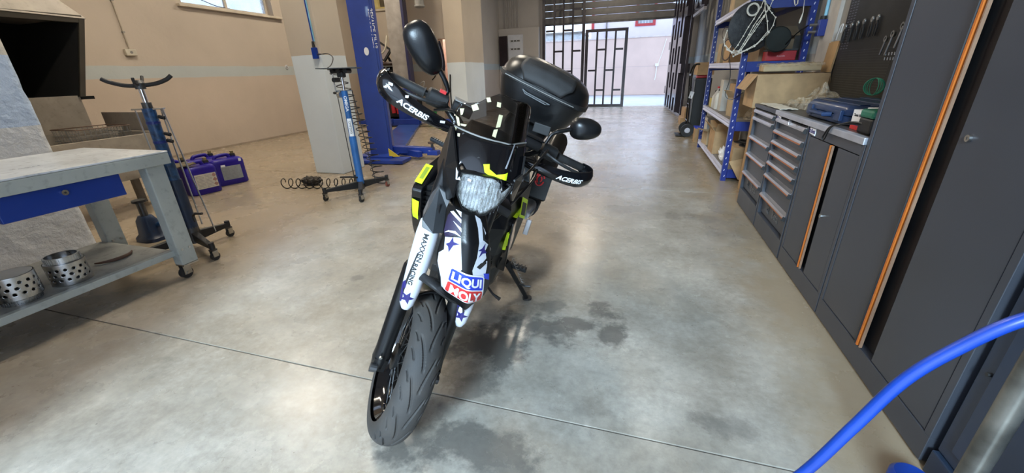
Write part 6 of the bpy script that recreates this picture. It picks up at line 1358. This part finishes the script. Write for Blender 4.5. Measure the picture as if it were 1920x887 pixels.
# gaskets and clutch cover hanging at the near post
cvr = thing('clutch_cover', 'large dark round cover plate hanging at the near end of the rack', 'cover plate', (1.03, 5.06, 1.62))
MB().lathe([(0, -.012), (.22, -.012), (.235, .0), (.22, .012), (0, .012)], 48, frameM((0, 0, 0), (1, .25, 0), (0, 0, 1))).obj('plate', mat('plate_dark', (.035, .035, .036), .55, .3, var=.4, vscale=25, dirt=.6, bump=.3, bscale=90), cvr, smooth=True)
for k in range(26):
    a = random.random()*2*PI; r = .05+.16*random.random(); MB().cyl((r*math.cos(a), -.016-.25*0, r*math.sin(a)), (r*math.cos(a), -.022+.25*r*math.cos(a), r*math.sin(a)), .006, n=8).obj('hole_rim', M_INK, cvr)
drk = thing('pulley', 'dark green black pulley hanging behind the round cover plate', 'pulley', (1.29, 5.10, 1.50)); MB().lathe([(0, -.01), (.03, -.01), (.035, -.03), (.09, -.03), (.10, -.015), (.11, -.03), (.12, -.02), (.12, .02), (.11, .03), (0, .03)], 36, frameM((0, 0, 0), (1, .1, 0), (0, 0, 1))).obj('pulley', mat('dark_green_black', (.010, .014, .012), .35), drk, smooth=True)
M_GSK = mat('gasket_cream', (.72, .68, .58), .6)
gk = thing('ring_gasket', 'cream toothed ring hanging on the round cover plate', 'gasket', (1.0, 5.00, 1.775))
gM = frameM((0, 0, 0), (1, .2, 0), (0, 0, 1))
MB().lathe([(.046, -.002), (.060, -.002), (.060, .002), (.046, .002)], 40, gM, close=True).obj('ring', M_GSK, gk)
for k in range(20):
    a = 2*PI*k/20; MB().box(gM @ Vector((.044*math.cos(a), .044*math.sin(a), 0)), (.005, .003, .005)).obj('tooth', M_GSK, gk)
def gasket(label, P, r=.0035):
    t = thing('gasket', label, 'gasket', P[0], 0, 'cream gaskets hanging at the rack'); P0 = Vector(P[0]); Q = [Vector(p)-P0 for p in P]
    MB().tube(Q, r, 6, closed=True).obj('outline', M_GSK, t)
    for q in Q:
        MB().lathe([(r*.9, -.0015), (r*2.2, -.0015), (r*2.2, .0015), (r*.9, .0015)], 10, frameM(q + Vector((0, -.004, 0)), (1, 0, 0), (0, 0, 1)), close=True).obj('eyelet', M_GSK, t)
gy = 4.98
def gp2(l, y=gy):    # (x, z) list
    return [(x, y + .006*i % .02, z) for i, (x, z) in enumerate(l)]
gasket('long narrow cream gasket running diagonally across the round plate', gp2([(1.075, 1.85), (1.062, 1.79), (1.02, 1.69), (.985, 1.62), (.95, 1.54), (.915, 1.46), (.885, 1.41), (.93, 1.40), (.965, 1.47), (1.0, 1.55), (1.03, 1.63), (1.065, 1.70), (1.095, 1.76), (1.10, 1.82)]))
gasket('cream gasket with wide top loop behind the narrow one', gp2([(1.08, 1.865), (1.15, 1.84), (1.135, 1.77), (1.10, 1.71), (1.05, 1.64), (1.01, 1.55), (.975, 1.46), (.93, 1.395), (.87, 1.39), (.82, 1.42), (.80, 1.46), (.86, 1.40), (.95, 1.41), (1.04, 1.58), (1.10, 1.70), (1.13, 1.78), (1.09, 1.83)], 4.96))
gasket('angular cream gasket farthest right beside the dark pulley', gp2([(1.075, 1.835), (1.12, 1.77), (1.16, 1.73), (1.20, 1.69), (1.19, 1.62), (1.165, 1.56), (1.12, 1.50), (1.06, 1.44), (1.0, 1.41), (.95, 1.385), (.885, 1.355), (.86, 1.39), (.90, 1.375), (1.0, 1.415), (1.08, 1.465), (1.155, 1.57), (1.135, 1.66), (1.10, 1.745)], 4.94))
gasket('small round cluster of cream gaskets at the left of the plate', gp2([(.80, 1.60), (.835, 1.62), (.87, 1.56), (.87, 1.47), (.84, 1.42), (.80, 1.46), (.785, 1.52)], 5.02))
for i, (x, z, rx, rz_) in enumerate([(.83, 1.42, .045, .10), (.80, 1.58, .035, .06)]):
    tagp(MB().tube([(x + rx*math.cos(a), 5.05+.02*i, z + rz_*math.sin(a)) for a in [2*PI*k/24 for k in range(24)]], .006 if i == 0 else .003, 6, closed=True).obj('rubber_ring', mat('brown_rubber', (.06, .03, .02), .5)), ['brown oval rubber ring hanging below the gaskets', 'thin dark rubber loop left of the round plate'][i], 'ring')
tagp(MB().tube(catmull([(.86, 5.02, 1.36), (.90, 5.02, 1.15), (.88, 5.02, .98), (.95, 5.0, .93), (1.05, 5.02, 1.0)], 6), .0035, 6).obj('thin_wire', M_BLK), 'thin dark wire dangling in front of the near rack post', 'wire')
tagp(MB().tube([(1.35, 5.05, 1.86), (1.352, 5.0, 1.80), (1.36, 5.0, 1.785), (1.375, 5.0, 1.80), (1.385, 5.05, 1.86)], .005, 6).obj('white_loop', M_GSK), 'white cord loop hanging from the top beam of the rack', 'cord')
tagp(MB().tube([(1.44, 5.05, 1.84), (1.438, 5.0, 1.72), (1.43, 5.0, 1.66), (1.425, 5.0, 1.63)], [.002, .004, .009, .006], 6).obj('hanging_tag', M_GSK), 'small white tag hanging from a wire under the top beam', 'tag')

# far corner: hand truck, black unit, cartons
ht = thing('hand_truck', 'black hand truck with curved handle and two wheels beside the far rack end', 'hand truck', (1.03, 8.72, 0))
for s in (-1, 1): MB().tube(catmull([(-.10, s*.16, .12), (-.12, s*.16, .7), (-.14, s*.16, 1.1), (-.10, s*.12, 1.28), (-.02, s*.04, 1.30)], 6), .014, 8).obj('frame_tube', M_BLK, ht, smooth=True)
MB().cyl((-.14, -.16, 1.12), (-.14, .16, 1.12), .02).obj('grip', M_BLK, ht)
for z in (.3, .6, .9): MB().cyl((-.12, -.16, z), (-.12, .16, z), .010).obj('crossbar', M_BLK, ht)
for s in (-1, 1):
    wl = MB().lathe([(.05, -.02), (.12, -.025), (.125, 0), (.12, .025), (.05, .02)], 28, frameM((-.10, s*.20, .125), (1, 0, 0), (0, 0, 1)), close=True).obj('wheel', M_RUB, ht, smooth=True); sub(MB().lathe([(0, -.015), (.05, -.015), (.05, .015), (0, .015)], 20, frameM((-.10, s*.20, .125), (1, 0, 0), (0, 0, 1))), 'wheel_hub', M_ALU, wl)
MB().b2((-.30, -.2, .02), (-.12, .2, .03)).obj('toe_plate', M_BLK, ht)
t = thing('black_unit', 'tall black boxy charger with red top standing behind the hand truck', 'machine', (1.15, 9.25, 0)); MB().b2((-.14, -.25, .0), (.16, .25, 1.05)).obj('body', M_BLKR, t, bevel=.015); MB().b2((-.10, -.12, 1.05), (.10, .12, 1.10)).obj('red_top', M_RED, t, bevel=.01); MB().b2((-.15, -.26, .2), (-.14, -.24, 1.0)).obj('pale_edge', M_GREYB, t)
MB().add([(-.15, -.17, .72), (-.13, -.19, .84), (-.06, -.17, .82), (-.09, -.17, .70)], [(0, 1, 2, 3)]).obj('paper_tag', M_WPRINT, ht, thick=.003)
carton('cardboard_box', 'flat closed carton on the floor at the foot of the folded gate', (1.16, 10.6, 0), (.42, .55, .16), M_CARD, .0)
carton('cardboard_box', 'torn brown carton on top of the flat crate by the folded gate', (1.19, 10.6, .1675), (.36, .5, .20), M_CARD, .06)
bl_ = carton('cardboard_box', 'small brown carton with blue lid in front of the hand truck wheels', (1.10, 8.02, 0), (.20, .24, .24), M_CARD, .0)
MB().b2((-.11, -.13, .247), (.11, .13, .262)).obj('blue_lid', M_BLUEP, bl_)
carton('cardboard_box', 'white grey leaning carton between the small carton and rack end', (1.22, 7.72, 0), (.20, .22, .46), mat('white_card', (.55, .52, .46), .8), .1, (('x-', .8),))
carton('cardboard_box', 'brown carton on top of the black unit near the right wall', (1.17, 9.25, 1.106), (.3, .4, .22), M_CARD, .05)
for i, (x, y, z) in enumerate([(1.12, 10.45, .372+.01), (1.28, 10.75, .372+.01)]):
    tagp(MB().box((x, y, z+.01), (.05, .40, .03), Matrix.Rotation(.2-.3*i, 3, 'Z')).obj('grey_bar', M_ALU), ['pale metal bar lying on the torn carton, nearer one', 'pale metal bar lying on the torn carton, farther one'][i], 'bar')
